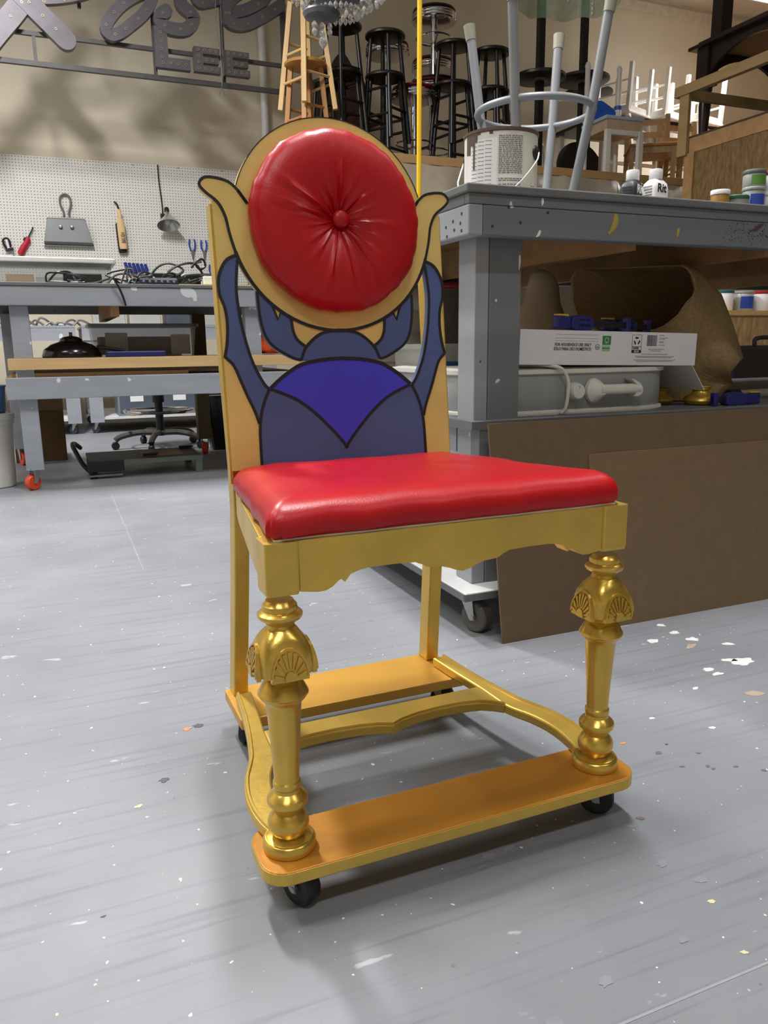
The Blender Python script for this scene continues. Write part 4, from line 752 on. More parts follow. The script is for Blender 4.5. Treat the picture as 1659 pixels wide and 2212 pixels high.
def cable(pts, r=.0045, label='', loc=None): return tag(obj('cable', MB().tube(smooth_pts(pts, 5), r, 6), M_rubber, smooth=True), label, 'cable')
Zt = .945
cable([(.02,4.05,Zt+.006),(.06,4.03,Zt+.05),(.12,4.05,Zt+.055),(.15,4.02,Zt+.01),(.22,4.0,Zt+.006),(.30,4.03,Zt+.03),(.34,4.04,Zt+.006)], .005, 'black cable looping over the dark box on the bench')
cable([(.28,4.0,Zt+.006),(.32,4.02,Zt+.045),(.38,4.03,Zt+.05),(.40,4.0,Zt+.006),(.43,4.03,Zt+.055),(.48,4.06,Zt+.06),(.50,4.02,Zt+.006)], .005, 'black cable looping between the tote and the mixer')
cable([(.46,4.12,Zt+.01),(.52,4.1,Zt+.09),(.58,4.08,Zt+.11),(.64,4.06,Zt+.08),(.60,4.04,Zt+.05),(.56,4.04,Zt+.06),(.62,4.05,Zt+.1),(.70,4.07,Zt+.11),(.74,4.06,Zt+.05),(.76,4.04,Zt+.01)], .006, 'black cable coiled on top of the black amplifiers')
cable([(.68,4.06,Zt+.09),(.71,4.05,Zt+.125),(.74,4.06,Zt+.13),(.75,4.07,Zt+.10),(.72,4.06,Zt+.085),(.70,4.05,Zt+.11),(.73,4.05,Zt+.12)], .006, 'small black cable coil on the right amplifier')
cable([(.30,3.90,Zt+.02),(.32,3.905,Zt-.02),(.335,3.912,Zt-.06),(.345,3.915,Zt-.10)], .005, 'black cable end hanging over the bench apron')
for i_, (x_, s_) in enumerate(((.10, 1), (.36, 1), (.44, .8), (.56, 1.1), (.70, .9))):
    rr_ = random.Random(40+i_); cable([(x_ + rr_.uniform(-.09, .09)*s_, 4.0 + rr_.uniform(-.02, .05), Zt + abs(rr_.gauss(.02, .03))*(1 if 0 < k_ < 8 else 0) + .006) for k_ in range(9)], .0045, ['tangled black cable left of the tote front', 'tangled black cable right of the dark power box', 'tangled black cable before the mixer', 'tangled black cable over the mixer', 'tangled black cable by the small white carton'][i_])
def gadget(name, label, cat, x0, x1, y0, y1, h, m, top=None, knobs=0, z=Zt):
    t = thing(name, label, cat, ((x0+x1)/2, (y0+y1)/2, z)); w = (x1-x0)/2; d = (y1-y0)/2
    obj('case', MB().box(-w, w, -d, d, .004, h), m, t, bevel=.004)
    if top: obj('top_panel', MB().box(-w+.006, w-.006, -d+.004, d-.004, h, h+.006), top, t)
    for i in range(knobs): obj('knob', MB().lathe([(.007, 0), (.006, .012), (.003, .013)], 8, (-w+.02+i*(2*w-.04)/max(knobs-1, 1), -d+.0, h*.55), RX(pi/2)), M_steel, t)
    obj('rubber_feet', MB().box(-w+.01, w-.01, -d+.01, d-.01, 0, .004), M_rubber, t); return t
gadget('power_box', 'flat black power box in front of the clear tote', 'electronics', .09, .26, 4.08, 4.2, .055, M_rubber, None, 0)
gadget('mixer', 'low audio mixer with pale top among cables', 'electronics', .42, .60, 3.98, 4.10, .028, mat('navy_case', (40, 46, 62), .4), mat('grey_faceplate', (140, 150, 152), .4), 6)
gadget('amplifier', 'black amplifier with white top under coiled cables', 'electronics', .47, .64, 4.14, 4.28, .07, M_rubber, M_white, 3); gadget('amplifier', 'black amplifier with white top beside the white carton', 'electronics', .655, .81, 4.12, 4.26, .065, M_rubber, M_white, 3)
gadget('small_carton', 'small white carton at the right end of bench top', 'box', .72, .86, 3.97, 4.05, .045, M_whp)
t = tag(obj('yellow_ruler', MB().box(.60, .98, 3.94, 3.965, Zt, Zt+.004), mat('yellow_plastic', (214, 196, 90), .4)), 'thin yellow ruler lying along the bench front edge', 'ruler')
# under and behind the left bench
t = thing('platform_dolly', 'low platform dolly with folded black handle under the pegboard bench', 'dolly', (.42, 4.40, 0)); M_sage = mat('sage_metal', (110, 122, 114), .45, .2, .1)
obj('deck', MB().box(-.29, .275, -.20, .20, .072, .088), mat('dark_rubber_deck', (58, 56, 52), .6, 0, .15), t, bevel=.003); obj('deck_frame', MB().box(-.12, .28, -.206, -.2, .066, .090), M_sage, t); obj('deck_frame', MB().box(.276, .284, -.2, .2, .066, .090), M_sage, t); obj('bumper', MB().box(-.30, -.12, -.212, -.2, .035, .092), M_rubber, t, bevel=.004); obj('foot_plate', MB().box(-.295, -.13, -.214, -.15, .012, .020), M_sage, t)
for x, y in ((.262, -.185), (.262, .185), (-.27, -.17), (-.27, .17)): obj('dolly_foot', MB().box(x-.018, x+.018, y-.018, y+.018, 0, .072), M_sage if x > 0 else M_rubber, t, bevel=.003)
obj('push_handle', MB().tube(smooth_pts([(-.275, -.20, .03), (-.315, -.17, .07), (-.345, -.08, .13), (-.355, .0, .155), (-.345, .08, .155), (-.315, .17, .12)], 4), .012, 8), M_rubber, t, smooth=True)
t = tag(obj('cardboard_scrap', MB().box(.40, .62, 4.28, 4.46, .0885, .0905), mat('kraft', (150, 122, 90), .8)), 'flat cardboard scrap lying on the dolly deck', 'cardboard')
for i, (x, y) in enumerate(((.36, 4.30), (.58, 4.52))):
    t = thing('cutter_tool', ['small black tool on the dolly near the front', 'small black tool on the dolly near the back'][i], 'tool', (x+.08, y, .0905)); obj('tool_body', MB().box(-.035, .035, -.012, .012, 0, .016), M_rubber, t, bevel=.004); obj('tool_ring', MB().tube([(.03+.014*cos(2*pi*k/12), .014*sin(2*pi*k/12), .010) for k in range(12)], .004, 6, closed=True), M_rubber, t)
rs_ = thing('rolling_stool', 'black rolling stool with chrome foot ring behind the bench', 'stool', (.63, 5.36, 0)); M_dkg = mat('worn_black_plastic', (66, 62, 56), .5, 0, .2)
obj('column', MB().cyl((0, 0, .08), (0, 0, .58), .026, n=16), M_rubber, rs_, smooth=True); obj('column_sleeve', MB().cyl((0, 0, .30), (0, 0, .42), .038, n=16), M_rubber, rs_, smooth=True)
obj('seat', MB().lathe([(.15, .575), (.17, .585), (.17, .61), (.15, .625), (.05, .628)], 28), M_rubber, rs_, smooth=True)
obj('foot_ring', MB().tube([(.22*cos(2*pi*i/40), .22*sin(2*pi*i/40), .245) for i in range(40)], .010, 8, closed=True), M_chrome, rs_, smooth=True)
for k in range(3): a = 2*pi*k/3+.4; obj('ring_spoke', MB().cyl((.02*cos(a), .02*sin(a), .245), (.22*cos(a), .22*sin(a), .245), .006, n=6), M_chrome, rs_)
for k in range(5):
    a = 2*pi*k/5 - 1.9; l = obj('base_arm', MB().tube(smooth_pts([(.02*cos(a), .02*sin(a), .10), (.14*cos(a), .14*sin(a), .105), (.25*cos(a), .25*sin(a), .085), (.29*cos(a), .29*sin(a), .06)], 3), .019, 8), M_dkg, rs_, smooth=True); obj('wheel', MB().lathe([(.022, -.016), (.026, -.01), (.026, .01), (.022, .016)], 14, (.29*cos(a), .29*sin(a), .026), RZ(a) @ RX(pi/2)), M_rubber, l, smooth=True)
t = thing('cardboard_box', 'brown cardboard box standing behind the bench leg', 'box', (-.09, 5.12, 0)); obj('box_body', MB().box(-.15, .13, -.12, .15, 0, .372), mat('brown_card', (98, 72, 44), .75, 0, .08), t, bevel=.003); obj('box_flap', MB().box(-.15, .13, -.11, .02, .372, .376), mat('brown_card', (0, 0, 0)), t); obj('tape_strip', MB().box(-.152, .132, -.1215, -.1202, .30, .372), mat('brown_tape', (120, 90, 58), .5), t)
t = thing('trash_bin', 'tapered black plastic bin behind the chair post', 'bin', (1.02, 5.12, 0)); obj('bin_wall', MB().loft([[(x, y, z) for x, y in rrect(-w, w, -w*.8, w*.8, .02, 4)] for w, z in ((.10, 0), (.135, .335), (.140, .335), (.140, .35), (.128, .35), (.095, .02))]), M_gblk, t, smooth=True, fixn=True); obj('bin_bag_rim', MB().tube([(x, y, .352) for x, y in rrect(-.137, .137, -.11, .11, .02, 4)], .004, 6, closed=True), M_whp, t)
M_bucket = mat('white_bucket', (206, 206, 202), .4, 0, .05, alpha=.97)
t = thing('bucket', 'white plastic bucket standing at the left edge', 'bucket', (-.305, 4.20, 0)); obj('bucket_wall', MB().lathe([(.088, 0), (.094, .004), (.106, .30), (.112, .302), (.112, .325), (.118, .327), (.118, .345), (.10, .355)], 36), M_bucket, t, smooth=True); obj('bucket_lid', MB().lathe([(.118, .345), (.118, .352), (.06, .358)], 30), M_bucket, t, smooth=True)
t = thing('blue_tub', 'blue tub with clear bottle inside on the white bucket', 'tub', (-.312, 4.20, .3585)); obj('tub_wall', MB().lathe([(.085, 0), (.090, .004), (.098, .12), (.093, .12), (.085, .01)], 30), mat('blue_tub_plastic', (58, 94, 142), .4), t, smooth=True); obj('tub_rim', MB().lathe([(.098, .118), (.102, .12), (.102, .126), (.096, .128)], 30), mat('blue_tub_plastic', (58, 94, 142)), t, smooth=True)
t = thing('spray_bottle', 'clear bottle with teal trigger standing in the blue tub', 'bottle', (-.272, 4.2, .370)); obj('bottle', MB().lathe([(.034, 0), (.036, .01), (.036, .13), (.015, .16), (.013, .18)], 18), M_clear, t, smooth=True); obj('trigger_head', MB().box(-.012, .035, -.01, .01, .18, .21), M_teal, t, bevel=.004)
# two low carts along the wall
def cart(label, x0, x1, y0, zt):
    t = thing('cart', label, 'cart', (0, y0, 0))
    obj('cart_top', MB().box(x0, x1, 0, 1.0, zt-.015, zt), M_greyl, t); obj('cart_apron', MB().box(x0, x1, .002, .04, zt-.11, zt-.015), M_greyl, t); obj('cart_shelf', MB().box(x0+.02, x1-.02, .02, .98, .105, .125), M_whb, t)
    for x in (x0+.01, x1-.11):
        for y in (.01, .9): l = obj('leg', MB().box(x, x+.10, y, y+.08, .085, zt-.015), M_greyl, t)
    for x in (x0+.06, x1-.06):
        for y in (.06, .94): caster('caster', t, x, y, .085, .033, .026, 2.6, mat('blue_grey_wheel', (56, 62, 84), .35))
    return t
cart('grey cart at far left against the pegboard wall', -1.7, .19, 6.46, .82); cart('grey cart with plastic drawers against the pegboard wall', .235, 1.75, 6.46, .82)
for i, x in enumerate((.60, .93)):
    t = thing('drawer_bin', ['left clear drawer bin on the low cart shelf', 'right clear drawer bin on the low cart shelf'][i], 'bin', (x, 6.62, .125)); obj('bin_body', MB().box(-.145, .145, -.12, .25, 0, .22), mat('smoky_plastic', (120, 128, 138), .3, 0, .1), t, bevel=.006); obj('bin_front', MB().box(-.13, .13, -.128, -.12, .03, .20), mat('smoky_plastic_dark', (84, 92, 104), .3), t); obj('label_card', MB().box(-.05, .05, -.131, -.128, .11, .16), M_whp, t); obj('latch', MB().box(-.06, .03, -.135, -.12, .004, .02), M_cyel, t)
rs2 = random.Random(11)
for i in range(9):
    x = -.34 + i*.066; t = tag(obj('strap_hinge', MB().tube(smooth_pts([(0, 0, .006), (.03, .02, rs2.uniform(.02, .06)), (.07, .01, rs2.uniform(.01, .05)), (.12, .03, .006)], 3), .008, 6), M_steel, smooth=True), ['curled steel strap at the far left of the cart pile', 'steel strap second in the cart pile', 'steel strap third in the cart pile', 'steel strap fourth in the cart pile', 'steel strap in the middle of the cart pile', 'steel strap right of the pile middle', 'steel strap near the bench leg in cart pile', 'steel strap before last in the cart pile', 'steel strap at the right end of the cart pile'][i], 'hardware', 'steel straps piled on the far cart'); t.location = (x, 6.52 + rs2.uniform(0, .1), .82); t.rotation_euler = (0, 0, rs2.uniform(-.6, .6))
for i, (x, h) in enumerate(((.45, .12), (.72, .12), (1.0, .13), (1.3, .11))):
    t = thing('parts_bin', ['pale blue parts bin on the cart behind the clear tote', 'clear parts bin second on the cart', 'dark lidded bin third on the cart', 'clear parts bin at the cart right end'][i], 'bin', (x, 6.7, .82)); obj('bin_body', MB().box(-.12, .12, -.12, .12, 0, h), (M_clear, M_clear, mat('slate_bin', (70, 80, 90), .4), M_clear)[i], t, bevel=.008); obj('bin_lid', MB().box(-.126, .126, -.126, .126, h, h+.014), (mat('pale_blue_lid', (140, 160, 190), .4), M_white, M_rubber, M_white)[i], t)
# ---------------------------------------------------------------- marquee sign hung before the wall
SY = 7.0
M_sign = mat('marquee_metal', (92, 88, 94), 0.42, 0.45, .18, 5, .1); M_frame = mat('sign_frame_steel', (78, 76, 76), .5, .5, .15); M_brass = mat('brass_socket', (176, 156, 108), .4, .6, .1)
sg = thing('marquee_sign', 'dark metal marquee sign with script letters and LEE below', 'sign', (0, SY, 0))
sv = V3(0)
SK = [0]
def stroke(name, pts, w, caps=True, h=.06):
    SK[0] += 1; h = .056 + .004*(SK[0] % 3)
    P = smooth_pts(pts, 4) if len(pts) > 2 else pts; L = []; R2 = []; k = len(P); hw = w/2
    for i in range(k):
        a = P[max(i-1, 0)]; b = P[min(i+1, k-1)]; dx, dy = b[0]-a[0], b[1]-a[1]; l = hypot(dx, dy); L.append((P[i][0]-dy/l*hw, P[i][1]+dx/l*hw)); R2.append((P[i][0]+dy/l*hw, P[i][1]-dx/l*hw))
    t0 = atan2(P[1][1]-P[0][1], P[1][0]-P[0][0]); t1 = atan2(P[-1][1]-P[-2][1], P[-1][0]-P[-2][0])
    A = [[(P[0][0]+hw*cos(t0+pi/2+q)*1, P[0][1]+hw*sin(t0+pi/2+q)), (P[0][0]+hw*cos(t0-pi/2-q), P[0][1]+hw*sin(t0-pi/2-q))] for q in (1.4, 1.1, .75, .4)]
    B = [[(P[-1][0]+hw*cos(t1+pi/2-q), P[-1][1]+hw*sin(t1+pi/2-q)), (P[-1][0]+hw*cos(t1-pi/2+q), P[-1][1]+hw*sin(t1-pi/2+q))] for q in (.4, .75, 1.1, 1.4)]
    prs = A + list(map(list, zip(L, R2))) + B; vs = []; fs = []
    for l, r in prs: vs += [sv(*l, 0), sv(*r, 0), sv(*r, -h), sv(*l, -h)]
    for i in range(len(prs)-1):
        for j in range(4): fs.append((4*i+j, 4*i+(j+1) % 4, 4*i+4+(j+1) % 4, 4*i+4+j))
    q = 4*len(prs); fs += [(3, 2, 1, 0), (q-4, q-3, q-2, q-1)]
    o = obj(name, MB().add(vs, fs), M_sign, sg, fixn=True)
    d = 0
    for i in range(k-1):                               # lamp sockets along the stroke
        s = hypot(P[i+1][0]-P[i][0], P[i+1][1]-P[i][1]); d += s
        if d > .10: d = 0; obj('lamp_socket', MB().tube([(P[i][0]+.008*cos(2*pi*j/10), -h-.003, P[i][1]+.008*sin(2*pi*j/10)) for j in range(10)], .0026, 5, closed=True), M_brass, o)
    return o
stroke('letter_r', [(.30,3.55),(.16,3.33),(.07,3.19),(-.04,3.05),(-.16,2.91),(-.26,2.78)], .145); stroke('letter_r', [(.03,3.22),(.18,3.08),(.33,2.94)], .145); stroke('letter_swash', [(.12,3.17),(.3,3.20),(.47,3.25),(.62,3.32)], .035)
stroke('letter_o', [(1.03,3.40),(.89,3.33),(.77,3.25),(.675,3.15),(.625,3.06),(.66,3.015),(.73,3.04),(.82,3.11),(.92,3.20),(.99,3.31),(1.02,3.42),(.98,3.5)], .085)
stroke('letter_s', [(1.22,3.55),(1.21,3.38),(1.215,3.30),(1.28,3.25),(1.305,3.20),(1.24,3.13),(1.14,3.115),(1.055,3.14),(1.035,3.19),(1.09,3.24)], .095); stroke('letter_link', [(1.30,3.50),(1.34,3.345),(1.43,3.35),(1.56,3.40)], .075)
stroke('letter_e', [(1.95,3.56),(1.90,3.44),(1.76,3.35),(1.66,3.31),(1.575,3.285)], .085); stroke('letter_e', [(1.75,3.5),(1.64,3.42),(1.575,3.34),(1.565,3.265),(1.62,3.215),(1.74,3.23),(1.9,3.32),(2.02,3.40)], .09)
def block(poly, name, h=.06, z0=0):
    o = obj(name, MB().prism(poly, sv, -h, 0), M_sign, sg, fixn=True); return o
def sockets(o, pts):
    for x, z in pts: obj('lamp_socket', MB().tube([(x+.009*cos(2*pi*j/10), -.063, z+.009*sin(2*pi*j/10)) for j in range(10)], .0026, 5, closed=True), M_brass, o)
o = block([(.985,3.12),(.985,2.825),(1.255,2.825),(1.255,2.905),(1.085,2.905),(1.085,3.12)], 'letter_l'); sockets(o, [(1.035,3.08),(1.035,3.02),(1.035,2.96),(1.035,2.90),(1.04,2.86),(1.10,2.865),(1.16,2.865),(1.22,2.865)])
for x in (1.285, 1.528):
    o = block([(x, 3.012), (x, 2.828), (x+.212, 2.828), (x+.212, 2.877), (x+.073, 2.877), (x+.073, 2.897), (x+.20, 2.897), (x+.20, 2.943), (x+.073, 2.943), (x+.073, 2.965), (x+.208, 2.965), (x+.208, 3.012)], 'letter_e'); sockets(o, [(x+.036, 2.99), (x+.085, 2.99), (x+.135, 2.99), (x+.18, 2.99), (x+.036, 2.945), (x+.036, 2.9), (x+.036, 2.853), (x+.09, 2.853), (x+.14, 2.853), (x+.185, 2.853), (x+.10, 2.92), (x+.15, 2.92)])
def tubebar(a, b, w=.035): return obj('frame_bar', MB().bar((a[0], .03, a[1]), (b[0], .03, b[1]), w, w, (0, 1, 0)), M_frame, sg)
tubebar((-2.2, 2.985), (2.05, 2.975), .03); tubebar((-2.2, 2.775), (2.07, 2.77), .035); tubebar((2.06, 2.76), (2.06, 4.47), .04); tubebar((-2.2, 2.76), (-2.2, 4.47), .04)
for x, z0, z1 in ((.105, 2.79, 2.98), (.99, 2.79, 3.30), (1.54, 2.78, 4.47), (.45, 3.2, 4.47), (-1.0, 2.79, 4.47)): tubebar((x, z0), (x, z1), .026)
obj('loose_wire', MB().tube(smooth_pts([(1.50, -.07, 3.6), (1.47, -.09, 3.2), (1.50, -.09, 2.9), (1.495, -.08, 2.72), (1.52, -.08, 2.66)], 4), .0035, 5), M_steel, sg); obj('loose_wire', MB().tube(smooth_pts([(1.52, -.07, 3.5), (1.51, -.1, 3.1), (1.505, -.09, 2.8), (1.47, -.08, 2.66)], 4), .003, 5), M_steel, sg)
# white conduit and dark ladder frame at the loft's end
t = thing('conduit_pipe', 'white conduit pipe running down the wall by the loft', 'pipe', (2.10, 7.88, 0)); obj('pipe', MB().cyl((0, 0, 2.3), (0, 0, 4.45), .035, n=14), M_white, t, smooth=True); obj('pipe_elbow', MB().tube(smooth_pts([(0, 0, 2.3), (0, -.02, 2.22), (-.05, -.04, 2.18)], 4), .035, 12), M_white, t, smooth=True)
# ---------------------------------------------------------------- storage loft with stools, tables and chairs
LH = 1.96
LA = 2.10
M_hdr = mat('header_pine', (186, 150, 104), .6, 0, .14, 3, .05, (.4, 3, 3)); M_wrap = mat('plastic_sheet', (206, 196, 178), .25, 0, .1, 6, .2, alpha=.55)
def osb_mat():
    m = mat('strand_board', (136, 108, 64), .7, 0, .25, 38, .3, (1, 1, .3), rgb2=(84, 62, 32)); return m
M_osb = osb_mat()
lf = thing('storage_loft', 'wooden storage loft carrying stools tables and chairs', 'loft', (0, 0, 0))
obj('deck', MB().box(1.72, 8.6, 5.96, 7.94, LH-.02, LH), M_pined, lf); lh = thing('loft_header', 'pine header boards along the front edge of the loft', 'beam', (0, 0, 0)); obj('header_board', MB().box(1.72, 4.78, 5.925, 5.963, 2.035, LA), M_hdr, lh, bevel=.002); obj('header_board', MB().box(4.782, 8.6, 5.925, 5.963, 2.035, LA), M_hdr, lh, bevel=.002); obj('header_board', MB().box(1.72, 8.6, 5.935, 5.965, 1.86, 2.033), M_hdr, lh, bevel=.002)
for x in (1.8, 3.4, 5.2, 6.8, 8.4): obj('post', MB().box(x, x+.09, 5.97, 6.06, 0, LH-.02), M_pined, lf)
for x in (2.6, 3.4, 4.2, 5.0, 5.8, 6.6): obj('loft_joist', MB().box(x, x+.04, 5.97, 7.94, 1.80, LH-.021), M_pined, lf)
m = MB(); n = 60; top = []; bot = []
for i in range(n+1): x = 2.4 + 4.2*i/n; top.append((x, 5.915 + .012*sin(i*1.7), 2.03 + .004*sin(i*2.3))); bot.append((x, 5.90 + .03*sin(i*1.1+1), 1.60 + .05*sin(i*.6)))
vs = top + bot; m.add(vs, [(i, i+1, n+2+i, n+1+i) for i in range(n)]); t = tag(obj('plastic_sheet', m, M_wrap, smooth=True), 'clear plastic sheet draped along the loft header', 'sheet')
so_ = t.modifiers.new('solid', 'SOLIDIFY'); so_.thickness = .0015
# strand-board enclosure coming forward on the right
ob = thing('loft_enclosure', 'strand board enclosure under the right arm of the loft', 'enclosure', (0, 0, 0))
obj('osb_panel', MB().box(4.42, 4.435, 3.56, 4.78, 0, 1.985), M_osb, ob); obj('osb_panel', MB().box(4.42, 4.435, 2.34, 3.558, 0, 1.985), M_osb, ob); obj('end_panel', MB().box(4.436, 8.6, 4.765, 4.78, 0, 1.985), M_osb, ob)
obj('rim_board', MB().box(4.416, 4.454, 2.34, 4.782, 1.987, LA-.012), M_pined, ob); obj('arm_deck', MB().box(4.412, 8.6, 2.34, 4.785, LA-.0115, LA), mat('dark_deck_edge', (62, 50, 38), .7), ob); obj('corner_stud', MB().box(4.404, 4.4195, 4.69, 4.782, 0, 1.985), M_pined, ob)
obj('stencil_mark', MB().prism([(4.25, 1.36), (4.30, 1.345), (4.31, 1.375), (4.26, 1.39)], lambda y, z, h: (4.42 - h, y, z), 0, .0006), M_dark, ob, fixn=True)
M_rail = mat('rail_lumber', (150, 124, 82), .65, 0, .15, 4, 0, (3, .4, 3))
gr = thing('guard_rail', 'bare lumber guard rail along the right arm of the loft', 'railing', (0, 0, 0))
obj('rail_post', MB().box(4.385, 4.41, 4.755, 4.845, 1.975, 2.385), M_rail, gr); obj('top_rail', MB().box(4.375, 4.42, 2.4, 4.895, 2.386, 2.452), M_rail, gr); obj('cross_rail', MB().box(4.42, 5.9, 4.86, 4.898, 2.386, 2.452), M_rail, gr); obj('rail_post', MB().box(5.86, 5.95, 4.82, 4.859, 2.1005, 2.385), M_rail, gr); obj('rail_post', MB().box(4.385, 4.41, 2.42, 2.51, 1.975, 2.385), M_rail, gr)
# stools
M_ws = mat('honey_wood', (176, 124, 66), .4, 0, .14, 8, 0, (3, 3, .4)); M_wl = mat('light_wood', (206, 172, 116), .45, 0, .12, 8, 0, (3, 3, .4)); M_bs = mat('black_stool_paint', (20, 19, 20), .35, 0, .15)
def wstool(name, label, loc, rz, m, H=.79, sq=True, group=None, R=.16, spread=.19):
    t = thing(name, label, 'stool', loc, rz, group)
    obj('seat', MB().lathe([(R*.9, H-.032), (R, H-.026), (R*1.01, H-.012), (R*.96, H-.002), (R*.7, H)], 28), m, t, smooth=True)
    P = []
    for k in range(4):
        a = pi/4 + k*pi/2; a_, b_ = (R*.72*cos(a), R*.72*sin(a), H-.03), (spread*cos(a), spread*sin(a), 0); P.append((Vector(b_), Vector(a_)))
        if sq: obj('leg', MB().bar(b_, a_, .038, .038, (cos(a), sin(a), 0)), m, t, bevel=.004)
        else: obj('leg', MB().tube([b_, a_], [.019, .016], 10), m, t, smooth=True)
    for k in range(4):
        for f in ((.30, .62) if k % 2 == 0 else (.24, .50)):
            p = P[k][0].lerp(P[k][1], f); q = P[(k+1) % 4][0].lerp(P[(k+1) % 4][1], f); obj('rung', MB().cyl(tuple(p), tuple(q), .0115, n=8), m, t, smooth=True)
    return t
wstool('wood_stool', 'honey wood bar stool at the bottom of the natural stack', (1.99, 6.22, LH), .35, M_ws); wstool('wood_stool', 'pale wood bar stool straddling the honey wood stool', (2.0, 6.22, LH+.46), .36, M_wl, R=.15, spread=.212)
bs = None
for i, (x, y, r, lab) in enumerate(((2.33, 6.35, .3, 'leftmost lower black bar stool behind the chandelier'), (2.68, 6.30, .5, 'lower black bar stool beside the yellow hose'), (3.29, 6.30, .2, 'lower black bar stool right of the chrome stools'), (3.66, 6.32, .6, 'rightmost lower black bar stool behind grey stool legs'))):
    if bs is None: bs = wstool('black_stool', lab, (x, y, LH), r, M_bs, .80, False, 'black bar stools on the loft'); s1 = bs
    else: s1 = dup(bs, (x, y, LH), r, lab, 'black bar stools on the loft')
    if i != 9: dup(bs, (x+.005, y, LH+(.30 if i else .34)), r+.06, lab.replace('lower', 'upper'), 'black bar stools on the loft')
wstool('black_stool', 'short black bar stool in the shadow behind the wood stack', (2.42, 6.95, LH), .1, M_bs, .9, False, 'black bar stools on the loft')
# chrome diner stools
M_vinyl = mat('black_vinyl', (24, 20, 20), .3); M_rvin = mat('dark_red_vinyl', (96, 20, 26), .3)
def diner(label, x, y, z, H, sm):
    t = thing('diner_stool', label, 'stool', (x, y, z), 0, 'chrome diner stools on the loft')
    obj('seat_pad', MB().lathe([(.17, H-.03), (.185, H-.02), (.18, H-.004), (.12, H)], 28), sm, t, smooth=True); p = [(.16, H-.10)]
    for k in range(3): p += [(.186, H-.096+.022*k), (.192, H-.088+.022*k), (.186, H-.078+.022*k)]
    obj('chrome_band', MB().lathe(p, 32), M_chrome, t, smooth=True); obj('pedestal', MB().cyl((0, 0, .03), (0, 0, H-.1), .028, n=16), M_chrome, t, smooth=True); obj('base_plate', MB().lathe([(.19, 0), (.195, .008), (.12, .025), (.04, .05), (.03, .06)], 30), M_chrome, t, smooth=True)
    fr = obj('foot_ring', MB().tube([(.15*cos(2*pi*i/28), .15*sin(2*pi*i/28), .34) for i in range(28)], .008, 6, closed=True), M_chrome, t, smooth=True)
    for k in range(3): a = k*2*pi/3+.3; obj('ring_spoke', MB().tube([(.028*cos(a), .028*sin(a), .30), (.15*cos(a), .15*sin(a), .34)], .006, 6), M_chrome, fr)
    return t
diner('tall chrome diner stool behind the yellow hose', 2.97, 6.92, LH, 1.26, M_vinyl); diner('chrome diner stool with red seat under the top one', 3.26, 6.62, LH, .90, M_rvin); diner('topmost chrome diner stool stacked on the red seated one', 3.28, 6.63, LH+.905, .56, M_vinyl); diner('short chrome diner stool with dark red seat', 2.99, 6.42, LH, .77, M_rvin); diner('chrome diner stool behind the black stools at right', 3.44, 6.98, LH, 1.20, M_rvin)
# carved dark chair behind the black stools
M_mah = mat('dark_mahogany', (52, 26, 18), .35, 0, .25, 8)
t = thing('carved_chair', 'dark carved wooden chair with crest behind the black stools', 'chair', (2.74, 7.25, LH))
obj('seat', MB().box(-.26, .26, -.25, .25, .42, .50), M_mah, t, bevel=.02); obj('crest_back', MB().prism(smooth_pts([(-.26,.5),(-.25,.95),(-.22,1.10),(-.12,1.20),(-.05,1.30),(0,1.34),(.05,1.30),(.12,1.20),(.22,1.10),(.25,.95),(.26,.5)], 3), V3(.2), 0, .05), M_mah, t, fixn=True)
for x in (-.22, .22):
    for y in (-.2, .22): obj('leg', MB().lathe([(.02, 0), (.035, .04), (.02, .12), (.04, .3), (.035, .42)], 12, (x, y, 0)), M_mah, t, smooth=True)
    obj('arm', MB().bar((x*1.1, -.2, .68), (x*1.1, .22, .72), .05, .05), M_mah, t, bevel=.01)
# black pedestal tables
M_bt = mat('black_laminate', (24, 22, 22), .4, 0, .15)
def ped(label, x, y, zd, R, H):
    t = thing('pedestal_table', label, 'table', (x, y, LH), 0, 'black pedestal tables on the loft'); obj('pole', MB().box(-.028, .028, -.028, .028, .015, H), M_bt, t); obj('disc_plate', MB().lathe([(R*.97, zd), (R, zd+.006), (R, zd+.026), (R*.97, zd+.032)], 36), M_bt, t, smooth=True); obj('collar', MB().lathe([(.07, zd-.012), (.07, zd), (.05, zd)], 16), M_steel, t); obj('foot_plate', MB().lathe([(.24, 0), (.24, .012), (.2, .016)], 32), M_bt, t, smooth=True)
ped('left black pedestal table on the loft', 4.165, 6.34, .94, .225, 1.74); ped('right black pedestal table on the loft', 4.88, 6.70, 1.10, .25, 1.84)
t = tag(obj('round_tabletop', MB().lathe([(.27, 0), (.275, .005), (.275, .03), (.27, .035)], 40, (5.13, 7.05, LH+.40), RX(radians(78))), M_bt, smooth=True), 'black round tabletop leaning upright behind the blue and white chair', 'tabletop')
# white-legged table that carries the upside-down chairs
t = thing('white_table', 'white legged table carrying the upside down white chairs', 'table', (5.95, 7.22, LH)); M_wp = mat('white_chair_paint', (232, 230, 224), .45, 0, .03)
obj('table_top', MB().box(-.75, .75, -.42, .42, .852, .882), M_bt, t); obj('table_apron', MB().box(-.70, .70, -.38, -.36, .77, .851), M_wp, t)
for x in (-.68, 0, .68):
    obj('leg', MB().box(x-.025, x+.025, -.38, -.33, 0, .77), M_wp, t); obj('leg', MB().box(x-.025, x+.025, .33, .38, 0, .851), M_wp, t)
for z in (.26, .44): obj('stretcher', MB().box(-.66, .66, -.372, -.345, z, z+.03), M_wp, t)
ped('black round table with thick top behind the white chairs', 5.66, 7.66, 1.32, .26, 1.34)
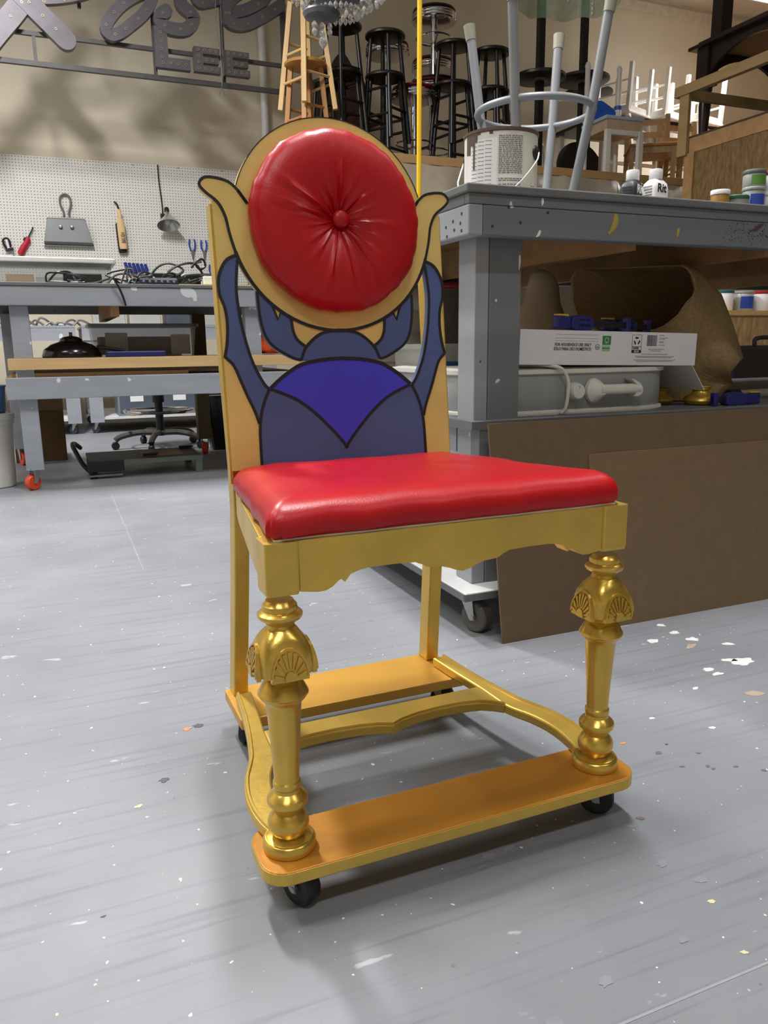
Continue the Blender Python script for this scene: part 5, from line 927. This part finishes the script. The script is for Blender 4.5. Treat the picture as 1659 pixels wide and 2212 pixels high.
# chairs
M_ok = mat('orange_pine', (190, 122, 58), .42, 0, .18, 7, 0, (3, 3, .4)); M_wn = mat('grey_washed_wood', (176, 146, 108), .5, 0, .15, 7, 0, (3, 3, .5)); M_cobalt = mat('cobalt_paint', (38, 96, 196), .45, 0, .06)
def lchair(name, label, loc, rz, mf, ms, group=None, rot=None, slats=3):
    t = thing(name, label, 'chair', loc, rz, group)
    if rot: t.rotation_euler = rot
    obj('seat', MB().box(-.21, .21, -.20, .21, .43, .455), ms, t, bevel=.006); obj('seat_frame', MB().box(-.19, .19, -.18, .19, .375, .43), mf, t)
    for x in (-.185, .185): obj('leg', MB().box(x-.02, x+.02, -.185, -.145, 0, .43), mf, t); obj('back_post', MB().loft([[(x-.02, y, z), (x+.02, y, z), (x+.02, y+.035, z), (x-.02, y+.035, z)] for y, z in ((.19, 0), (.165, .43), (.225, .80))]), mf, t, fixn=True)
    for k in range(slats): z = .76 - .115*k; yy = .165+.06*(z-.43)/.37; obj('back_slat', MB().loft([[(x, yy+.008+.02*(1-(x/.17)**2), z-.05), (x, yy+.022+.02*(1-(x/.17)**2), z-.05), (x, yy+.022+.02*(1-(x/.17)**2), z), (x, yy+.008+.02*(1-(x/.17)**2), z)] for x in (-.17, -.08, 0, .08, .17)]), mf, t, fixn=True)
    for z in (.15, .26): obj('stretcher', MB().cyl((-.185, -.165, z), (-.185, .18, z), .01, n=6), mf, t); obj('stretcher', MB().cyl((.185, -.165, z), (.185, .18, z), .01, n=6), mf, t)
    return t
lc = lchair('ladderback_chair', 'brown ladderback chair in front of the white chairs on loft', (5.33, 6.24, LH), -.55, M_wn, M_ws, 'ladderback chairs on the loft')
dup(lc, (5.83, 6.28, LH), -.2, 'ladderback chair half hidden by the corner post', 'ladderback chairs on the loft')
oc = lchair('ladderback_chair', 'orange pine chair standing behind the guard rail', (6.42, 6.30, LH), .5, M_ok, M_ok, 'ladderback chairs on the loft'); oc2 = dup(oc, (6.98, 6.32, LH), 2.5, 'orange pine chair further behind the guard rail', 'ladderback chairs on the loft'); dup(oc, (7.55, 6.45, LH), 2.2, 'orange pine chair furthest along the loft arm', 'ladderback chairs on the loft')
wc = lchair('white_chair', 'left white chair stacked upside down on the loft', (5.55, 6.95, LH+1.34), 0, M_wp, M_wp, 'white chairs stacked upside down', (pi, 0, .35), 2); dup(wc, (6.02, 6.95, LH+1.34), None, 'right white chair stacked upside down on the loft', 'white chairs stacked upside down', (pi, 0, .3)); dup(wc, (6.50, 6.95, LH+1.34), None, 'white upside down chair behind the dark table leg', 'white chairs stacked upside down', (pi, 0, .2)); lchair('white_chair', 'upright white chair beneath the upside down ones', (5.02, 7.45, LH), .3, M_wp, mat('pale_blue_seat', (170, 190, 210), .5), None, None, 2)
bc = thing('blue_white_chair', 'small blue and white painted chair on the loft edge', 'chair', (4.90, 6.24, LH), -.06)
obj('seat', MB().box(-.21, .20, -.19, .2, .61, .64), mat('pale_blue_seat', (0, 0, 0)), bc, bevel=.006); obj('seat_skirt', MB().box(-.19, .18, -.18, .19, .525, .61), mat('tan_skirt', (196, 176, 146), .6), bc); obj('front_rail', MB().box(-.16, .15, -.19, -.165, .485, .525), M_wp, bc)
for x in (-.175, .165):
    obj('leg', MB().box(x-.022, x+.022, -.195, -.15, 0, .525), M_wp, bc); obj('back_post', MB().lathe([(.02, 0), (.02, .64), (.03, .66), (.032, .80), (.024, .83), (.022, 1.12), (.028, 1.14), (.016, 1.17)], 12, (x, .18, 0)), M_wp, bc, smooth=True)
obj('back_panel', MB().prism(smooth_pts([(-.155,.66),(-.155,.80),(-.05,.86),(.03,.84),(.14,.77),(.14,.66)], 3, True), V3(.17), 0, .02), M_cobalt, bc, fixn=True); obj('post_band', MB().lathe([(.033, .795), (.033, .83)], 12, (.165, .18, 0)), M_cobalt, bc)
t = tag(obj('wood_block', MB().prism([(-.06, 0), (.06, 0), (.06, .035), (.0, .065), (-.06, .035)], V3(0), 0, .12), M_wl, fixn=True), 'small pale wood block beside the blue chair leg', 'block'); t.location = (5.16, 5.935, LA); t.scale = (1, .22, 1)
t = tag(obj('curved_leg', MB().tube(smooth_pts([(0, 0, 0), (.03, 0, .12), (-.03, 0, .3), (-.05, 0, .5), (0, 0, .72), (.05, 0, .85)], 4), [.016 + .012*abs(sin(i*.25)) for i in range(21)], 8), M_wp, smooth=True), 'loose white curved furniture leg propped by the left pedestal table', 'furniture leg'); t.location = (4.02, 6.55, LH)
# dark dining tables stacked at the end of the loft arm
M_dk = mat('dark_walnut_stain', (46, 34, 30), .32, 0, .2, 8); M_raw = mat('raw_table_underside', (168, 126, 82), .7, 0, .12, 6)
def tleg(x, y, z0, z1, flip=False):
    H = z1-z0; pr = [(.018, 0), (.028, .03), (.020, .06), (.030, .10), (.045, .42), (.036, .52), (.046, .56), (.046, .60)]
    pr = [(r, z0+z/.60*H*.62) for r, z in pr]
    if flip: pr = [(r, z0+z1-z) for r, z in reversed(pr)]
    return MB().lathe(pr, 14, (x, y, 0))
dt = thing('dining_table', 'dark stained dining table with arched apron on the loft arm', 'table', (4.70, 3.72, LA))
for (x, y) in ((.07, 1.28), (.07, .40), (.85, 1.28), (.85, .40)):
    l = obj('leg', tleg(x, y, 0, .70), M_dk, dt, smooth=True); obj('leg_block', MB().box(x-.055, x+.055, y-.055, y+.055, .434, .70), M_dk, l)
arch = lambda a, b: [(a, .52)] + [(a+(b-a)*i/12, .52+.13*sin(pi*i/12)**.7) for i in range(13)] + [(b, .52), (b, .70), (a, .70)]
for x in (.04, .86): obj('arched_apron', MB().prism(arch(.46, 1.22), lambda y, z, h: (x+h, y, z), 0, .025), M_dk, dt, fixn=True)
for y in (.38, 1.28): obj('arched_apron', MB().prism(arch(.13, .79), lambda xx, z, h: (xx, y+h, z), 0, .025), M_dk, dt, fixn=True)
obj('table_top', MB().box(-.02, .95, .28, 1.40, .70, .725), M_dk, dt, bevel=.006); obj('top_underside', MB().box(.06, .88, .40, 1.28, .688, .6995), M_raw, dt)
d2 = thing('dining_table', 'second dark table upside down on top of the first', 'table', (4.72, 3.76, LA+.725))
obj('table_top', MB().box(.02, .90, .32, 1.32, 0, .035), M_dk, d2, bevel=.006); obj('pedestal', MB().lathe([(.20, .035), (.18, .07), (.09, .13), (.06, .22), (.06, .5)], 20, (.42, .80, 0)), M_dk, d2, smooth=True)
for (x, y) in ((.12, 1.20), (.12, .45), (.8, 1.2)): l = obj('leg', tleg(x, y, .035, .95, True), M_dk, d2, smooth=True); obj('leg_block', MB().box(x-.05, x+.05, y-.05, y+.05, .035, .33), M_dk, l)
kc = thing('dark_chair', 'dark wooden side chair behind the guard rail at right', 'chair', (4.98, 4.10, LA), 2.2)
obj('seat', MB().box(-.22, .22, -.2, .2, .0, .03), M_dk, kc, bevel=.01); obj('seat_back', MB().tube(smooth_pts([(-.2, .2, .02), (-.24, .26, .25), (-.16, .32, .42), (0, .33, .46), (.16, .32, .42), (.24, .26, .25), (.2, .2, .02)], 4), .022, 8), M_dk, kc, smooth=True)
for k in range(4): x = -.12+.08*k; obj('spindle', MB().tube([(x*.8, .2, .03), (x*1.1, .31, .43)], .012, 6), M_dk, kc)
# chandeliers
M_glass = mat('crystal_glass', (235, 236, 236), .06, 0, .02, trans=.85); M_pew = mat('pewter_metal', (104, 106, 112), .4, .6, .1)
cd = thing('chandelier', 'crystal chandelier with grey metal bowls hanging top centre', 'chandelier', (1.51, 4.15, 2.26))
obj('bowl', MB().lathe([(.03, .0), (.085, .012), (.095, .03), (.09, .04)], 28, (-.09, 0, 0)), M_pew, cd, smooth=True); obj('bowl', MB().lathe([(.09, .10), (.115, .11), (.12, .17), (.11, .18)], 28), M_pew, cd, smooth=True); obj('stem', MB().cyl((0, 0, .18), (0, 0, 2.20), .012, n=8), M_pew, cd); obj('crystal_ring', MB().tube([(.27*cos(2*pi*i/36), .27*sin(2*pi*i/36), .19) for i in range(36)], .008, 6, closed=True), M_pew, cd)
dm = MB().lathe([(.002, -.02), (.011, -.008), (.012, .0), (.006, .012), (.002, .016)], 8)
first = None
def drop(x, y, z, s=1.0):
    global first
    if first is None: first = obj('crystal_drop', dm, M_glass, cd, smooth=True); o = first
    else: o = first.copy(); COL.objects.link(o); o.parent = cd
    o.location = (x, y, z); o.scale = (s, s, s)
for k in range(26):
    a = 2*pi*k/26
    for j in range(4): f = j/3; r = .27*(1-f) + .11*f; drop(r*cos(a+.05*j), r*sin(a+.05*j), .19-.125*sin(pi*.5*f) + (.0 if f < 1 else -.02), 1.0)
for k in range(30): a = 2*pi*k/30; drop(.24*cos(a), .24*sin(a), .13, .9); drop(.19*cos(a+.1), .19*sin(a+.1), .225, 1.1)
for (x, z, s) in ((-.135, -.03, 1.2), (-.135, -.06, 1.2), (-.095, -.03, 1.1), (-.095, -.065, 1.4), (-.092, -.10, 1.9), (-.055, -.03, 1.2), (-.055, -.055, 1.2)): drop(x, -.02, z, s)
gl = thing('glass_shade', 'green ruffled glass lampshade with bead strings hanging top right', 'lampshade', (3.45, 5.0, 2.93)); M_gg = mat('green_glass', (150, 176, 150), .15, 0, .25, 7, .3, alpha=.62)
loops = []
for z, f in ((0, 1.0), (.05, 1.03), (.14, 1.0), (.22, 1.02), (.32, .98), (.5, .9)): loops.append([((.40 + .02*sin(9*q))*f*cos(q), (.30 + .02*sin(9*q))*f*sin(q), z + .015*sin(9*q+1)) for q in [2*pi*i/72 for i in range(72)]])
obj('ruffled_glass', MB().loft(loops, cap=False), M_gg, gl, smooth=True)
for (x, k) in ((-.16, 4), (.0, 2), (.03, 6), (.19, 3), (-.28, 2)):
    for j in range(k): o = first.copy(); COL.objects.link(o); o.parent = gl; o.location = (x, -.30, -.03-.028*j); o.scale = (1, 1, 1)
obj('wire_loop', MB().tube(smooth_pts([(-.02, -.34, .2), (-.03, -.34, .05), (.01, -.34, -.05), (.07, -.34, -.08), (.13, -.34, -.03), (.15, -.34, .1), (.14, -.34, .3)], 5), .004, 6), M_pew, gl, smooth=True); obj('stem', MB().cyl((0, 0, .3), (0, 0, 1.54), .012, n=8), M_pew, gl); obj('spider', MB().box(-.36, .36, -.006, .006, .49, .50), M_pew, gl)
